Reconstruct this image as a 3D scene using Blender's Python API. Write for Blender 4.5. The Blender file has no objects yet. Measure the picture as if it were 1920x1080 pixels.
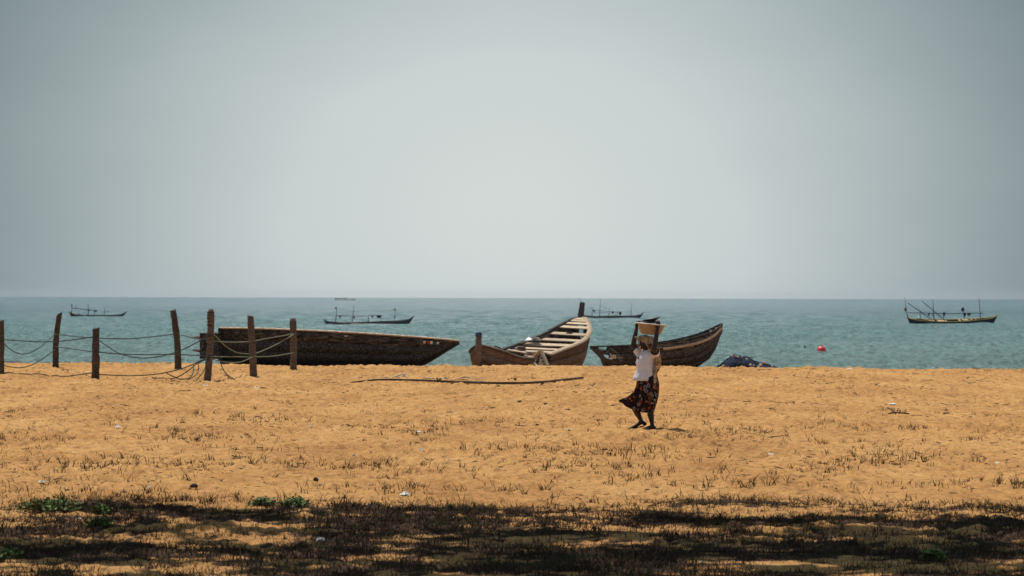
import bpy, bmesh, math, random
import numpy as np
from mathutils import Vector, Matrix, Euler

random.seed(7); rng = np.random.default_rng(11)
S = bpy.context.scene
COL = S.collection
R = math.radians

# ------------------------------------------------------------------ camera
F = 4533.3; H = 2.3                      # focal length in photo pixels, eye height
PITCH, ROLL = 13.7 / F, 5.0 / 1920
FWD = Vector((0, math.cos(PITCH), math.sin(PITCH)))
UP0 = Vector((0, -math.sin(PITCH), math.cos(PITCH))); R0 = Vector((1, 0, 0))
RT = R0 * math.cos(ROLL) + UP0 * math.sin(ROLL)
UP = UP0 * math.cos(ROLL) - R0 * math.sin(ROLL)
CAM = Vector((0, 0, H))
cd = bpy.data.cameras.new('camera'); cam = bpy.data.objects.new('camera', cd); COL.objects.link(cam)
m = Matrix((RT, UP, -FWD)).transposed().to_4x4(); m.translation = CAM; cam.matrix_world = m
cd.sensor_width = 36; cd.lens = 85; cd.clip_start = .5; cd.clip_end = 30000
cd.dof.use_dof = True; cd.dof.focus_distance = 44; cd.dof.aperture_fstop = 4.6
S.camera = cam

# ------------------------------------------------------------------ world, sun, exposure
SUN_EL, SUN_AZ = 62.0, -23.0             # azimuth measured from +Y towards +X
w = bpy.data.worlds.new('World'); S.world = w; w.use_nodes = True
nt = w.node_tree; nt.nodes.clear()
def N(t, **k):
    n = nt.nodes.new(t)
    for a, b in k.items(): setattr(n, a, b)
    return n
L = nt.links.new
out = N('ShaderNodeOutputWorld'); bg = N('ShaderNodeBackground'); L(bg.outputs[0], out.inputs[0])
sky = N('ShaderNodeTexSky', sky_type='NISHITA', sun_disc=False, sun_elevation=R(SUN_EL), sun_rotation=R(SUN_AZ), dust_density=4, air_density=1.5)
tc = N('ShaderNodeTexCoord')
sub = N('ShaderNodeVectorMath', operation='SUBTRACT'); sub.inputs[1].default_value = (0.0, 1.0, 0.028)
L(tc.outputs['Generated'], sub.inputs[0])
mul = N('ShaderNodeVectorMath', operation='MULTIPLY'); mul.inputs[1].default_value = (.95, 1.0, 1.25); L(sub.outputs[0], mul.inputs[0])
ln = N('ShaderNodeVectorMath', operation='LENGTH'); L(mul.outputs[0], ln.inputs[0])
cnz = N('ShaderNodeTexNoise'); cnz.inputs['Scale'].default_value = 9; cnz.inputs['Detail'].default_value = 4
cmp_ = N('ShaderNodeMapping'); cmp_.inputs['Scale'].default_value = (1, 1, 3.2); L(tc.outputs['Generated'], cmp_.inputs[0]); L(cmp_.outputs[0], cnz.inputs['Vector'])
cm = N('ShaderNodeMath', operation='MULTIPLY_ADD'); cm.inputs[1].default_value = .022; L(cnz.outputs[0], cm.inputs[0]); L(ln.outputs['Value'], cm.inputs[2])
cr = N('ShaderNodeValToRGB'); L(cm.outputs[0], cr.inputs[0])  # sky ramp also carries the lens darkening towards the frame edges
E = cr.color_ramp.elements
E[0].position = .03; E[0].color = (.71, .765, .755, 1)
E[1].position = .10; E[1].color = (.635, .70, .705, 1)
for p, c in ((.15, (.47, .545, .56, 1)), (.19, (.345, .42, .44, 1)), (.24, (.205, .27, .30, 1)), (.31, (.15, .21, .25, 1)), (.75, (.22, .31, .40, 1))):
    e = E.new(p); e.color = c
skm = N('ShaderNodeVectorMath', operation='SCALE'); skm.inputs['Scale'].default_value = .05; L(sky.outputs[0], skm.inputs[0])
mx = N('ShaderNodeMix', data_type='RGBA'); mx.inputs[0].default_value = .88; L(skm.outputs[0], mx.inputs[6]); L(cr.outputs[0], mx.inputs[7])
L(mx.outputs[2], bg.inputs[0]); bg.inputs[1].default_value = 1.0
sd = bpy.data.lights.new('sun', 'SUN'); sd.energy = 4.2; sd.angle = R(.55); sd.color = (1, .93, .82)
so = bpy.data.objects.new('sun', sd); COL.objects.link(so)
sv = Vector((math.sin(R(SUN_AZ)) * math.cos(R(SUN_EL)), math.cos(R(SUN_AZ)) * math.cos(R(SUN_EL)), math.sin(R(SUN_EL))))
so.rotation_euler = sv.to_track_quat('Z', 'Y').to_euler(); so.location = (0, 0, 50)
S.view_settings.view_transform = 'Standard'; S.view_settings.look = 'None'
S.view_settings.exposure = 0; S.view_settings.gamma = 1; S.view_settings.use_curve_mapping = False
S.render.engine = 'CYCLES'

# ------------------------------------------------------------------ helpers
def ray(px, py): return FWD + RT * ((px - 960) / F) + UP * ((540 - py) / F)
def U(px, py, Y):
    d = ray(px, py); return CAM + d * (Y / d.y)
_perm = np.concatenate([rng.permutation(512)] * 2); _ga = rng.random(512) * 2 * np.pi
def perlin(x, y):
    xi = np.floor(x).astype(int); yi = np.floor(y).astype(int); xf = x - xi; yf = y - yi
    u = xf * xf * xf * (xf * (xf * 6 - 15) + 10); v = yf * yf * yf * (yf * (yf * 6 - 15) + 10)
    def g(i, j, a, b):
        h = _ga[_perm[(_perm[i & 511] + j) & 511]]; return np.cos(h) * a + np.sin(h) * b
    n00 = g(xi, yi, xf, yf); n10 = g(xi + 1, yi, xf - 1, yf); n01 = g(xi, yi + 1, xf, yf - 1); n11 = g(xi + 1, yi + 1, xf - 1, yf - 1)
    a = n00 + u * (n10 - n00); b = n01 + u * (n11 - n01); return a + v * (b - a)
SEA = -2.0; RE = 6371000.
def crest(x): return 79.2 - .11 * x + .5 * np.sin(x * .35) + .25 * np.sin(x * 1.3 + 1)
def ground(x, y, fine=True):
    x = np.asarray(x, float); y = np.asarray(y, float)
    d = np.maximum(y - crest(x) + 1.2, 0)
    z = -0.16 * d * d / (d + 3.5)
    z = np.maximum(z, -6)
    z = z + .055 * perlin(x * .22, y * .13) + .03 * perlin(x * .7 + 9, y * .6)
    if fine:
        a = perlin(x * 2.6, y * 2.2); b = perlin(x * 5.2 + 3, y * 4.6 + 8); c = perlin(x * 11, y * 9)
        k = .6 + .5 * np.clip(perlin(x * .3 + 40, y * .2 + 7) * 2, -.8, 1)
        z = z + (.62 + .78 * np.clip((y - 22) / 16, 0, 1)) * k * (.030 * a + .062 * b - .045 * np.abs(perlin(x * 3.7 + 20, y * 3.1)) + .034 * c)
    return z
def gz(x, y): return float(ground(x, y))
def G(px, py):
    d = ray(px, py); p = CAM + d * (-H / d.z)
    for _ in range(6):
        z = float(ground(p.x, p.y, False)); p = CAM + d * ((z - H) / d.z)
    return Vector((p.x, p.y, gz(p.x, p.y)))
def ppm(Y): return F / Y

def tag(o, label=None, cat=None, group=None, kind=None):
    if label: o['label'] = label
    if cat: o['category'] = cat
    if group: o['group'] = group
    if kind: o['kind'] = kind
    return o
def empty(name, loc=(0, 0, 0), label=None, cat=None, group=None):
    o = bpy.data.objects.new(name, None); COL.objects.link(o); o.location = loc; o.empty_display_size = .2
    return tag(o, label, cat, group)
class MB:
    def __init__(s): s.v = []; s.f = []
    def add(s, vs, fs):
        b = len(s.v); s.v += [tuple(v) for v in vs]; s.f += [tuple(b + i for i in f) for f in fs]; return s
    def box(s, c, size, rot=None, taper=1):
        hx, hy, hz = size[0] / 2, size[1] / 2, size[2] / 2
        vs = []
        for k in (-1, 1):
            t = 1 if k < 0 else taper
            for a, b in ((-1, -1), (1, -1), (1, 1), (-1, 1)): vs.append(Vector((a * hx * t, b * hy * t, k * hz)))
        if rot is not None: vs = [rot @ v for v in vs]
        c = Vector(c); vs = [v + c for v in vs]
        return s.add(vs, [(3, 2, 1, 0), (4, 5, 6, 7), (0, 1, 5, 4), (1, 2, 6, 5), (2, 3, 7, 6), (3, 0, 4, 7)])
    def beam(s, a, b, wd, th, upv=Vector((0, 0, 1)), bend=0):
        a = Vector(a); b = Vector(b); d = b - a; l = d.length; d.normalize()
        sx = d.cross(upv).normalized(); uz = sx.cross(d)
        rot = Matrix((d, sx, uz)).transposed()
        return s.box((a + b) / 2, (l, wd, th), rot)
    def tube(s, pts, rad, n=8, cap=True, jit=0):
        pts = [Vector(p) for p in pts]; m_ = len(pts)
        if not hasattr(rad, '__len__'): rad = [rad] * m_
        vs = []; prev = None
        for i, p in enumerate(pts):
            t = (pts[min(i + 1, m_ - 1)] - pts[max(i - 1, 0)]).normalized()
            if prev is None: x = t.orthogonal().normalized()
            else:
                x = prev - t * prev.dot(t)
                x = x.normalized() if x.length > 1e-6 else t.orthogonal().normalized()
            prev = x; y = t.cross(x)
            for k in range(n):
                a = 2 * math.pi * k / n; r = rad[i] * (1 + jit * random.uniform(-1, 1))
                vs.append(p + (x * math.cos(a) + y * math.sin(a)) * r)
        fs = [(i * n + k, i * n + (k + 1) % n, (i + 1) * n + (k + 1) % n, (i + 1) * n + k) for i in range(m_ - 1) for k in range(n)]
        if cap: fs += [tuple(range(n - 1, -1, -1)), tuple((m_ - 1) * n + k for k in range(n))]
        return s.add(vs, fs)
    def ell(s, c, r, rot=None, nu=12, nv=8):
        vs = [(0, 0, r[2])]; c = Vector(c)
        for i in range(1, nv):
            t = math.pi * i / nv
            for k in range(nu):
                a = 2 * math.pi * k / nu; vs.append((r[0] * math.sin(t) * math.cos(a), r[1] * math.sin(t) * math.sin(a), r[2] * math.cos(t)))
        vs.append((0, 0, -r[2])); vs = [Vector(v) for v in vs]; vs = [(rot @ v if rot is not None else v) + c for v in vs]
        q = lambda i, k: 1 + (i - 1) * nu + k % nu
        fs = [(0, q(1, k), q(1, k + 1)) for k in range(nu)] + [(len(vs) - 1, q(nv - 1, k + 1), q(nv - 1, k)) for k in range(nu)]
        fs += [(q(i, k), q(i + 1, k), q(i + 1, k + 1), q(i, k + 1)) for i in range(1, nv - 1) for k in range(nu)]
        if rot is not None and rot.determinant() < 0: fs = [f[::-1] for f in fs]
        return s.add(vs, fs)
    def grid(s, rows, closed=False):
        n = len(rows[0]); vs = [p for r in rows for p in r]
        fs = [(i * n + k, i * n + (k + 1) % n, (i + 1) * n + (k + 1) % n, (i + 1) * n + k) for i in range(len(rows) - 1) for k in range(n if closed else n - 1)]
        return s.add(vs, fs)
    def mesh(s, name):
        me = bpy.data.meshes.new(name); me.from_pydata(s.v, [], s.f); me.validate(); me.update(); return me
    def build(s, name, mat, parent=None, smooth=True, solid=0, bev=0, off=0):
        used = sorted({i for f in s.f for i in f})
        if len(used) < len(s.v):
            mp_ = {i: k for k, i in enumerate(used)}; s.v = [s.v[i] for i in used]; s.f = [tuple(mp_[i] for i in f) for f in s.f]
        me = s.mesh(name); o = bpy.data.objects.new(name, me); COL.objects.link(o)
        me.materials.append(mat)
        if smooth: me.shade_smooth() if hasattr(me, 'shade_smooth') else None
        if parent: o.parent = parent
        if solid:
            md = o.modifiers.new('solid', 'SOLIDIFY'); md.thickness = solid; md.offset = off
        if bev:
            md = o.modifiers.new('bev', 'BEVEL'); md.width = bev; md.segments = 1; md.limit_method = 'ANGLE'
        return o
def fastmesh(name, V, Fq, mat, kind='structure', smooth=True):
    me = bpy.data.meshes.new(name); n = len(V); k = Fq.shape[1]
    me.vertices.add(n); me.vertices.foreach_set('co', np.asarray(V, np.float32).ravel())
    me.loops.add(Fq.size); me.loops.foreach_set('vertex_index', Fq.astype(np.int32).ravel())
    me.polygons.add(len(Fq)); me.polygons.foreach_set('loop_start', np.arange(0, Fq.size, k, dtype=np.int32))
    me.update(calc_edges=True)
    if smooth: me.polygons.foreach_set('use_smooth', np.ones(len(Fq), bool))
    me.materials.append(mat); o = bpy.data.objects.new(name, me); COL.objects.link(o); o['kind'] = kind
    return o
def gridmesh(name, X, Y, Z, mat, kind='structure'):
    nr, nc = X.shape; V = np.stack([X, Y, Z], -1).reshape(-1, 3)
    i = (np.arange(nr - 1)[:, None] * nc + np.arange(nc - 1)[None]).ravel()
    return fastmesh(name, V, np.stack([i, i + 1, i + nc + 1, i + nc], -1), mat, kind)
def smooth_path(pts, n=6):
    pts = [Vector(p) for p in pts]; P = [pts[0]] + pts + [pts[-1]]; o = []
    for i in range(1, len(P) - 2):
        for k in range(n):
            t = k / n; a, b, c, d = P[i - 1], P[i], P[i + 1], P[i + 2]
            o.append(.5 * ((2 * b) + (c - a) * t + (2 * a - 5 * b + 4 * c - d) * t * t + (3 * b - a - 3 * c + d) * t ** 3))
    o.append(pts[-1]); return o

# ------------------------------------------------------------------ materials
class MT:
    def __init__(s, name, rough=.85, spec=.25, base=(.5, .5, .5)):
        s.m = bpy.data.materials.new(name); s.m.use_nodes = True; s.t = s.m.node_tree
        s.b = s.t.nodes['Principled BSDF']; s.b.inputs['Roughness'].default_value = rough
        s.b.inputs['Specular IOR Level'].default_value = spec; s.b.inputs['Base Color'].default_value = (*base, 1)
        s.tc = s.t.nodes.new('ShaderNodeTexCoord')
    def n(s, t, **k):
        n = s.t.nodes.new(t)
        for a, b in k.items():
            if hasattr(n, a) and a not in n.inputs: setattr(n, a, b)
            else: n.inputs[a].default_value = b
        return n
    def l(s, a, b): s.t.links.new(a, b)
    def coord(s, scale=(1, 1, 1), src='Object'):
        mp = s.n('ShaderNodeMapping'); mp.inputs['Scale'].default_value = scale; s.l(s.tc.outputs[src], mp.inputs[0]); return mp.outputs[0]
    def noise(s, vec, sc, det=4, ro=.6, dist=0):
        n = s.n('ShaderNodeTexNoise'); n.inputs['Scale'].default_value = sc; n.inputs['Detail'].default_value = det
        n.inputs['Roughness'].default_value = ro; n.inputs['Distortion'].default_value = dist; s.l(vec, n.inputs['Vector']); return n.outputs[0]
    def ramp(s, fac, stops, interp='LINEAR'):
        r = s.n('ShaderNodeValToRGB'); r.color_ramp.interpolation = interp; e = r.color_ramp.elements
        e[0].position, e[0].color = stops[0][0], tuple(stops[0][1]) + (1,)
        e[1].position, e[1].color = stops[-1][0], tuple(stops[-1][1]) + (1,)
        for p, c in stops[1:-1]: x = e.new(p); x.color = tuple(c) + (1,)
        s.l(fac, r.inputs[0]); return r.outputs[0]
    def mix(s, fac, a, b, mode='MIX'):
        m_ = s.n('ShaderNodeMix', data_type='RGBA', blend_type=mode)
        for i, v in ((0, fac), (6, a), (7, b)):
            if isinstance(v, (int, float)): m_.inputs[i].default_value = v
            elif isinstance(v, tuple): m_.inputs[i].default_value = v + (1,)
            else: s.l(v, m_.inputs[i])
        return m_.outputs[2]
    def col(s, c): s.l(c, s.b.inputs['Base Color']); return s
    def bump(s, h, st=.5, d=.02):
        b = s.n('ShaderNodeBump'); b.inputs['Strength'].default_value = st; b.inputs['Distance'].default_value = d
        s.l(h, b.inputs['Height']); s.l(b.outputs[0], s.b.inputs['Normal']); return s
def plain(name, c, rough=.8, var=.35, sc=6, bump=.3, spec=.25, src='Object'):
    M_ = MT(name, rough, spec); v = M_.coord(src=src); n = M_.noise(v, sc, 5)
    M_.col(M_.ramp(n, [(.3, tuple(x * (1 - var) for x in c)), (.7, tuple(min(1, x * (1 + var)) for x in c))]))
    M_.bump(M_.noise(v, sc * 4, 3), bump, .01); return M_.m
BW = lambda a: (a, a, a)
def wood(name, c0, c1, c2, grain=(.6, 9, 9), fleck=None, fl=(.62, .68), rough=.9, bump=.6, fsc=(5, 14, 14), rnd=.25):
    M_ = MT(name, rough, .15)
    v = M_.coord(grain); n = M_.noise(v, 2.2, 6, .7, .4)
    c = M_.ramp(n, [(.3, c0), (.5, c1), (.72, c2)])
    big = M_.noise(M_.coord((1, 1, 1)), 1.6, 3)
    c = M_.mix(M_.ramp(big, [(.35, BW(0)), (.65, BW(.55))]), c, c0)
    if fleck:
        fn = M_.noise(M_.coord(fsc), 3, 6, .75); c = M_.mix(M_.ramp(fn, [(fl[0], BW(0)), (fl[1], BW(1))]), c, fleck)
    if rnd:
        oi = M_.n('ShaderNodeObjectInfo'); rr = M_.ramp(oi.outputs['Random'], [(0, BW(1 - rnd)), (1, BW(1 + rnd))])
        c = M_.mix(1.0, c, rr, 'MULTIPLY')
    M_.col(c); M_.bump(n, bump, .02); return M_.m

# sand
ms = MT('sand', .95, .1); v = ms.coord((1, 1, 1)); 
a = ms.noise(ms.coord((1, .4, 1)), .5, 5, .7); b = ms.noise(ms.coord((1, .8, 1)), 4.5, 6, .7); c_ = ms.noise(ms.coord((1, .5, 1)), 26, 4, .8)
base = ms.ramp(a, [(.32, (.42, .208, .076)), (.5, (.53, .279, .101)), (.68, (.61, .342, .132))])
fine = ms.ramp(b, [(.34, BW(.50)), (.46, BW(.93)), (.66, BW(1.18))])
grain = ms.ramp(c_, [(.32, BW(.5)), (.5, BW(1)), (.62, BW(1.12))])  # sand grain, with shading of small bumps put into its contrast
c = ms.mix(1.0, base, fine, 'MULTIPLY'); c = ms.mix(.65, c, grain, 'MULTIPLY')
fl = ms.noise(ms.coord((1, .28, 1)), 7, 6, .82); c = ms.mix(ms.ramp(fl, [(.57, BW(0)), (.66, BW(.8))]), c, (.13, .07, .03))  # dark specks in the sand, partly dimple shade put into the colour
# ground litter close to the trees
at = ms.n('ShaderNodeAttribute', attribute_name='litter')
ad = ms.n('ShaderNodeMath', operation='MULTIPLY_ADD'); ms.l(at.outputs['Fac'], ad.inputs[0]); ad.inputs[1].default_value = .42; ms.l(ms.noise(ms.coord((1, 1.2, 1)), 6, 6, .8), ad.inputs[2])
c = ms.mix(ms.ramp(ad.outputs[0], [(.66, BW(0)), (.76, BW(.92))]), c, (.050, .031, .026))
ms.col(c); ms.bump(ms.noise(v, 24, 6, .75), .9, .03)
# sea
mw = MT('sea_water', .14, .5); mw.b.inputs['IOR'].default_value = 1.333
v = mw.coord((.28, 1, 1)); 
sx = mw.n('ShaderNodeSeparateXYZ'); mw.l(mw.tc.outputs['Object'], sx.inputs[0])
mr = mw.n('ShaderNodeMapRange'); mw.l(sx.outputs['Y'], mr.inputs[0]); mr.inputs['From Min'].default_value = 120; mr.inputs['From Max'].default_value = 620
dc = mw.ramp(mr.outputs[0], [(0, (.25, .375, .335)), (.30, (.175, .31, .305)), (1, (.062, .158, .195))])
pn = mw.noise(mw.coord((.012, .03, 1)), 1, 3); dc = mw.mix(1.0, dc, mw.ramp(pn, [(.3, BW(.92)), (.7, BW(1.08))]), 'MULTIPLY')
st = mw.noise(mw.coord((1.7, .38, 1)), 1.0, 6, .8, .4); dc = mw.mix(1.0, dc, mw.ramp(st, [(.36, BW(.50)), (.5, BW(1)), (.63, BW(1.38))]), 'MULTIPLY')  # light and dark streaks put wave-face shading into the water colour
fo = mw.noise(mw.coord((.9, .38, 1)), .9, 7, .76); fm = mw.ramp(fo, [(.66, BW(0)), (.685, BW(1))])
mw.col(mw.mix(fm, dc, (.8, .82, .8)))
mw.bump(mw.noise(mw.coord((.7, 1.3, 1)), 1.6, 8, .72), 1.0, .55)

M = {}
M['post'] = wood('weathered_post_wood', (.035, .027, .022), (.095, .068, .052), (.22, .15, .105), grain=(3.5, 3.5, 16), fleck=(.02, .016, .014), fl=(.6, .7), fsc=(6, 6, 20), rnd=.25)
M['post_tan'] = wood('tan_palm_trunk', (.055, .042, .034), (.15, .108, .082), (.30, .21, .15), grain=(3.5, 3.5, 16), fleck=(.025, .02, .017), fl=(.6, .7), fsc=(6, 6, 20), rnd=.1)
M['rope'] = plain('old_green_rope', (.045, .055, .042), .9, .4, 30, .4)
M['rope_light'] = plain('sun_bleached_rope', (.20, .21, .14), .9, .3, 30, .4)
M['tar'] = wood('tarred_hull_wood', (.009, .011, .016), (.018, .020, .026), (.04, .040, .044), grain=(1.3, 3, 4), fleck=(.16, .145, .135), fl=(.46, .66), fsc=(9, 9, 4.5), rnd=.05)
M['tar_low'] = wood('smooth_black_tar', (.007, .009, .013), (.012, .014, .019), (.03, .03, .034), grain=(1, 3, 4), fleck=(.10, .085, .07), fl=(.60, .72), fsc=(6, 9, 4), rnd=0)
M['tar2'] = wood('brown_tarred_wood', (.022, .022, .025), (.046, .042, .043), (.08, .071, .068), grain=(1.3, 1.6, 2), fleck=(.25, .20, .165), fl=(.46, .66), fsc=(10, 9, 6), rnd=.05)
M['wale'] = wood('weathered_wale_wood', (.035, .034, .034), (.14, .125, .112), (.40, .345, .29), grain=(1.6, 6, 9), fleck=(.02, .018, .018), fl=(.49, .54), fsc=(1.0, 5, 6), rnd=.4)
M['brown'] = wood('brown_boat_wood', (.08, .055, .042), (.19, .132, .098), (.33, .24, .175), grain=(2, 2, 9), fleck=(.03, .02, .015), fl=(.62, .70), rnd=.22)
M['pale'] = wood('bleached_and_sunlit_wood', (.42, .31, .21), (.62, .47, .33), (.76, .60, .43), grain=(2, 2, 7), fleck=(.16, .10, .07), fl=(.64, .72), rnd=.15)
M['blue'] = plain('faded_blue_paint', (.035, .07, .16), .7, .3, 12)
M['white'] = plain('white_paint', (.7, .68, .62), .7, .2, 12)
M['red'] = plain('red_paint', (.5, .06, .04), .6, .2, 12)
M['bluenet'] = plain('blue_fishing_net', (.005, .013, .036), .9, .8, 9, 1.0)
M['bluecord'] = plain('blue_net_cord', (.015, .045, .10), .9, .5, 9, .3)
M['darkblue'] = plain('dark_blue_tarpaulin', (.02, .03, .06), .8, .5, 5)
M['buoy'] = plain('red_buoy_plastic', (.85, .04, .035), .35, .15, 3, .05, .5)
M['orange'] = plain('orange_float', (.75, .28, .08), .5, .2, 5)
M['cream'] = plain('cream_float', (.7, .6, .5), .6, .2, 5)
M['hullfar'] = plain('dark_painted_hull', (.022, .024, .03), .7, .5, 2, .2)
M['hullgrey'] = plain('grey_brown_hull', (.055, .047, .045), .8, .5, 2, .2)
M['spar'] = plain('dark_spar_wood', (.03, .027, .026), .8, .4, 4, .2)
M['yellow'] = plain('yellow_ochre_paint', (.62, .45, .12), .7, .3, 3, .2)
M['thwartfar'] = plain('pale_thwart_wood', (.72, .48, .27), .8, .25, 3, .2)
M['blackcloth'] = plain('dark_hanging_cloth', (.018, .018, .024), .95, .5, 3, .4)
M['flagorange'] = plain('faded_orange_flag', (.32, .11, .04), .9, .3, 5, .2)
M['skin'] = plain('dark_brown_skin', (.034, .019, .015), .55, .2, 9, .05, .4)
M['shirt'] = plain('white_cotton', (.70, .70, .76), .9, .08, 7, .35)
M['scarf'] = plain('khaki_headscarf', (.42, .36, .25), .9, .5, 9, .3)
M['basin'] = plain('tan_enamel', (.36, .26, .175), .5, .25, 5, .05, .4)
M['rim'] = plain('cream_enamel_rim', (.50, .43, .33), .5, .3, 4, .05, .4)
M['black'] = plain('black_plastic', (.012, .012, .014), .45, .2, 6, .05, .5)
M['eye'] = plain('eye_white', (.6, .58, .55), .3, .05, 6, .0, .5)
M['sandal'] = plain('worn_rubber_sole', (.03, .024, .02), .8, .3, 8)
M['stone'] = plain('dark_stone', (.06, .045, .035), .9, .4, 20, .5)
M['plastic'] = plain('crumpled_white_plastic', (.78, .78, .76), .6, .12, 20, .3)
M['bluescrap'] = plain('blue_plastic_scrap', (.04, .16, .25), .6, .3, 20, .3)
M['stick'] = plain('dry_driftwood', (.06, .038, .024), .95, .4, 20, .5)
M['pole'] = wood('grey_driftwood_pole', (.05, .034, .024), (.13, .09, .06), (.22, .16, .11), grain=(1, 9, 9), rnd=0)
M['leaf'] = plain('green_beach_leaf', (.10, .15, .03), .6, .5, 12, .1, .3)
M['treeleaf'] = plain('tree_leaf', (.05, .09, .03), .6, .4, 1, .1, .3)
M['bark'] = plain('tree_bark', (.12, .09, .07), .95, .4, 5, .8)
# patterned cloths
def rings(name, bgc, c1, c2, sc, src='Object', thr=.56):
    M_ = MT(name, .9, .1); v = M_.coord((1, 1, 1), src)
    vo = M_.n('ShaderNodeTexVoronoi', feature='F1', distance='EUCLIDEAN'); vo.inputs['Scale'].default_value = sc; M_.l(v, vo.inputs['Vector'])
    ring = M_.ramp(vo.outputs['Distance'], [(.0, BW(.9)), (.12, BW(0)), (.26, BW(0)), (.31, BW(1)), (.42, BW(1)), (.47, BW(0))])
    pick = M_.ramp(vo.outputs['Color'], [(.42, c1), (.58, c2)], 'CONSTANT')
    c = M_.mix(ring, bgc, pick)
    sw = M_.noise(v, sc * .8, 5, .7, 1.5); c = M_.mix(M_.ramp(sw, [(thr, BW(0)), (thr + .05, BW(.85))]), c, c1)
    M_.col(c); M_.bump(M_.noise(v, 18, 3), .4, .01); return M_.m
M['skirt'] = rings('wax_print_cloth', (.016, .011, .014), (.33, .095, .028), (.30, .28, .27), 15, thr=.60)
M['shawl'] = rings('tan_print_cloth', (.55, .36, .18), (.10, .03, .025), (.66, .54, .40), 14, thr=.50)
mg = MT('dry_grass', .9, .1); oi = mg.noise(mg.coord((1, 1, 1)), 1.2, 3)
mg.col(mg.ramp(oi, [(.32, (.032, .021, .015)), (.52, (.06, .038, .022)), (.68, (.05, .058, .024))])); M['grass'] = mg.m

# ------------------------------------------------------------------ sand, sea
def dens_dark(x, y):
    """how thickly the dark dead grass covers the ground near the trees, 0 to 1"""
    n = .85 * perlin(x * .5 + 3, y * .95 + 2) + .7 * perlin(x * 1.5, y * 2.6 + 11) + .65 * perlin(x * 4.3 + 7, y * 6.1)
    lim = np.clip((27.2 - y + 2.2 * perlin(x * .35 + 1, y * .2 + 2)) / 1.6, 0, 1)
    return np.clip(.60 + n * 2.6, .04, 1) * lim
ys = np.concatenate([np.linspace(14, 26, 190), np.linspace(26.06, 74, 520), np.linspace(74.08, 84, 130), np.linspace(84.4, 112, 60)])
us = np.linspace(-.27, .27, 600); YY = np.repeat(ys[:, None], len(us), 1); XX = us[None] * (YY + 3)
ZG = ground(XX, YY)
def press(px_, py_, ang, ln_, wd, dep):
    dep *= .5 + py_ / 50
    i0, i1 = np.searchsorted(ys, (py_ - .4, py_ + .4))
    if i1 <= i0: return
    c0, c1 = np.searchsorted(us, ((px_ - .4) / (py_ + 3), (px_ + .4) / (py_ + 3)))
    if c1 <= c0: return
    dx = XX[i0:i1, c0:c1] - px_; dy_ = YY[i0:i1, c0:c1] - py_; ca, sa = math.cos(ang), math.sin(ang)
    q = ((dx * ca + dy_ * sa) / ln_) ** 2 + ((-dx * sa + dy_ * ca) / wd) ** 2
    ZG[i0:i1, c0:c1] += -dep * np.exp(-q ** 1.5) + dep * .55 * np.exp(-((np.sqrt(q) - 1.55) / .4) ** 2)
pr = random.Random(5)
for k in range(26):                       # trails of footprints across the beach
    y0 = pr.uniform(30, 79); x0 = -.26 * y0; a0 = pr.uniform(-.12, .12) + (pr.random() < .25) * pr.uniform(-1.2, 1.2)
    if k % 5 == 4: x0 = pr.uniform(-.2, .2) * y0
    for j in range(90):
        a0 += pr.uniform(-.06, .06); x0 += .62 * math.cos(a0); y0 += .62 * math.sin(a0)
        if abs(x0) > .27 * y0 or not 20 < y0 < 80: break
        s2 = (1 if j % 2 else -1) * .1
        press(x0 - s2 * math.sin(a0), y0 + s2 * math.cos(a0), a0 + pr.uniform(-.2, .2), .15, .075, pr.uniform(.025, .05))
for k in range(3600):                     # loose trampling
    y0 = pr.uniform(22, 80); x0 = pr.uniform(-.26, .26) * y0; press(x0, y0, pr.uniform(0, 3.1), pr.uniform(.07, .17), pr.uniform(.05, .09), pr.uniform(.012, .04))
sb = gridmesh('sand_beach', XX, YY, ZG, ms.m)
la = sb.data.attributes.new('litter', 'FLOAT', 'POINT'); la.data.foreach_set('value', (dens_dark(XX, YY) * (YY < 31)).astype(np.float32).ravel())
# the rest of the beach, coarser, meeting the fine sheet edge to edge
def coarse(x, y): return ground(x, y)
for sgn in (-1, 1):
    k = np.linspace(0, 1, 26) ** 2; e = sgn * .27 * (ys + 3)
    X2 = e[:, None] + sgn * k[None] * 500; Y2 = np.repeat(ys[:, None], 26, 1)
    gridmesh('sand_beach', X2 if sgn > 0 else X2[:, ::-1], Y2, coarse(X2 if sgn > 0 else X2[:, ::-1], Y2), ms.m)
y3 = np.linspace(-150, 14, 90); Y3, X3 = np.meshgrid(y3, np.linspace(-500, 500, 400), indexing='ij')
Z3 = ground(X3, Y3, False)
gridmesh('sand_beach', X3, Y3, Z3 - .012 * (Y3 > 13.9), ms.m)

dy = [86.]
while dy[-1] < 9500:
    y = dy[-1]; dy.append(y + max(.28, .28 * (y / 200) ** 1.9) if y > 140 else y + 1.0)
dy = np.array(dy); us = np.linspace(-.28, .28, 440)
YY = np.repeat(dy[:, None], len(us), 1); XX = us[None] * (YY + 10)
def waves(x, y):
    z = np.zeros_like(x); amp = np.clip(1.15 - y / 1500, .12, 1) 
    f = np.clip((900 - y) / 500, 0, 1); f2 = np.clip((420 - y) / 200, 0, 1)
    wx = x + 6 * perlin(x * .03, y * .03); wy = y + 8 * perlin(x * .025 + 5, y * .03 + 5)
    z += .16 * np.sin(wy * .52 + wx * .09) * (.6 + perlin(x * .02, y * .04)) 
    z += .36 * perlin(wx * .13, wy * .34) + .26 * f * perlin(wx * .40 + 4, wy * .75 + 9) 
    z += .13 * f2 * perlin(x * 1.1, y * 1.5)
    return z * amp
ZZ = SEA - YY ** 2 / (2 * RE) + waves(XX, YY)
gridmesh('sea', XX, YY, ZZ, mw.m)
dys = np.concatenate([dy[:-1:12], dy[-1:]])
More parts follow.
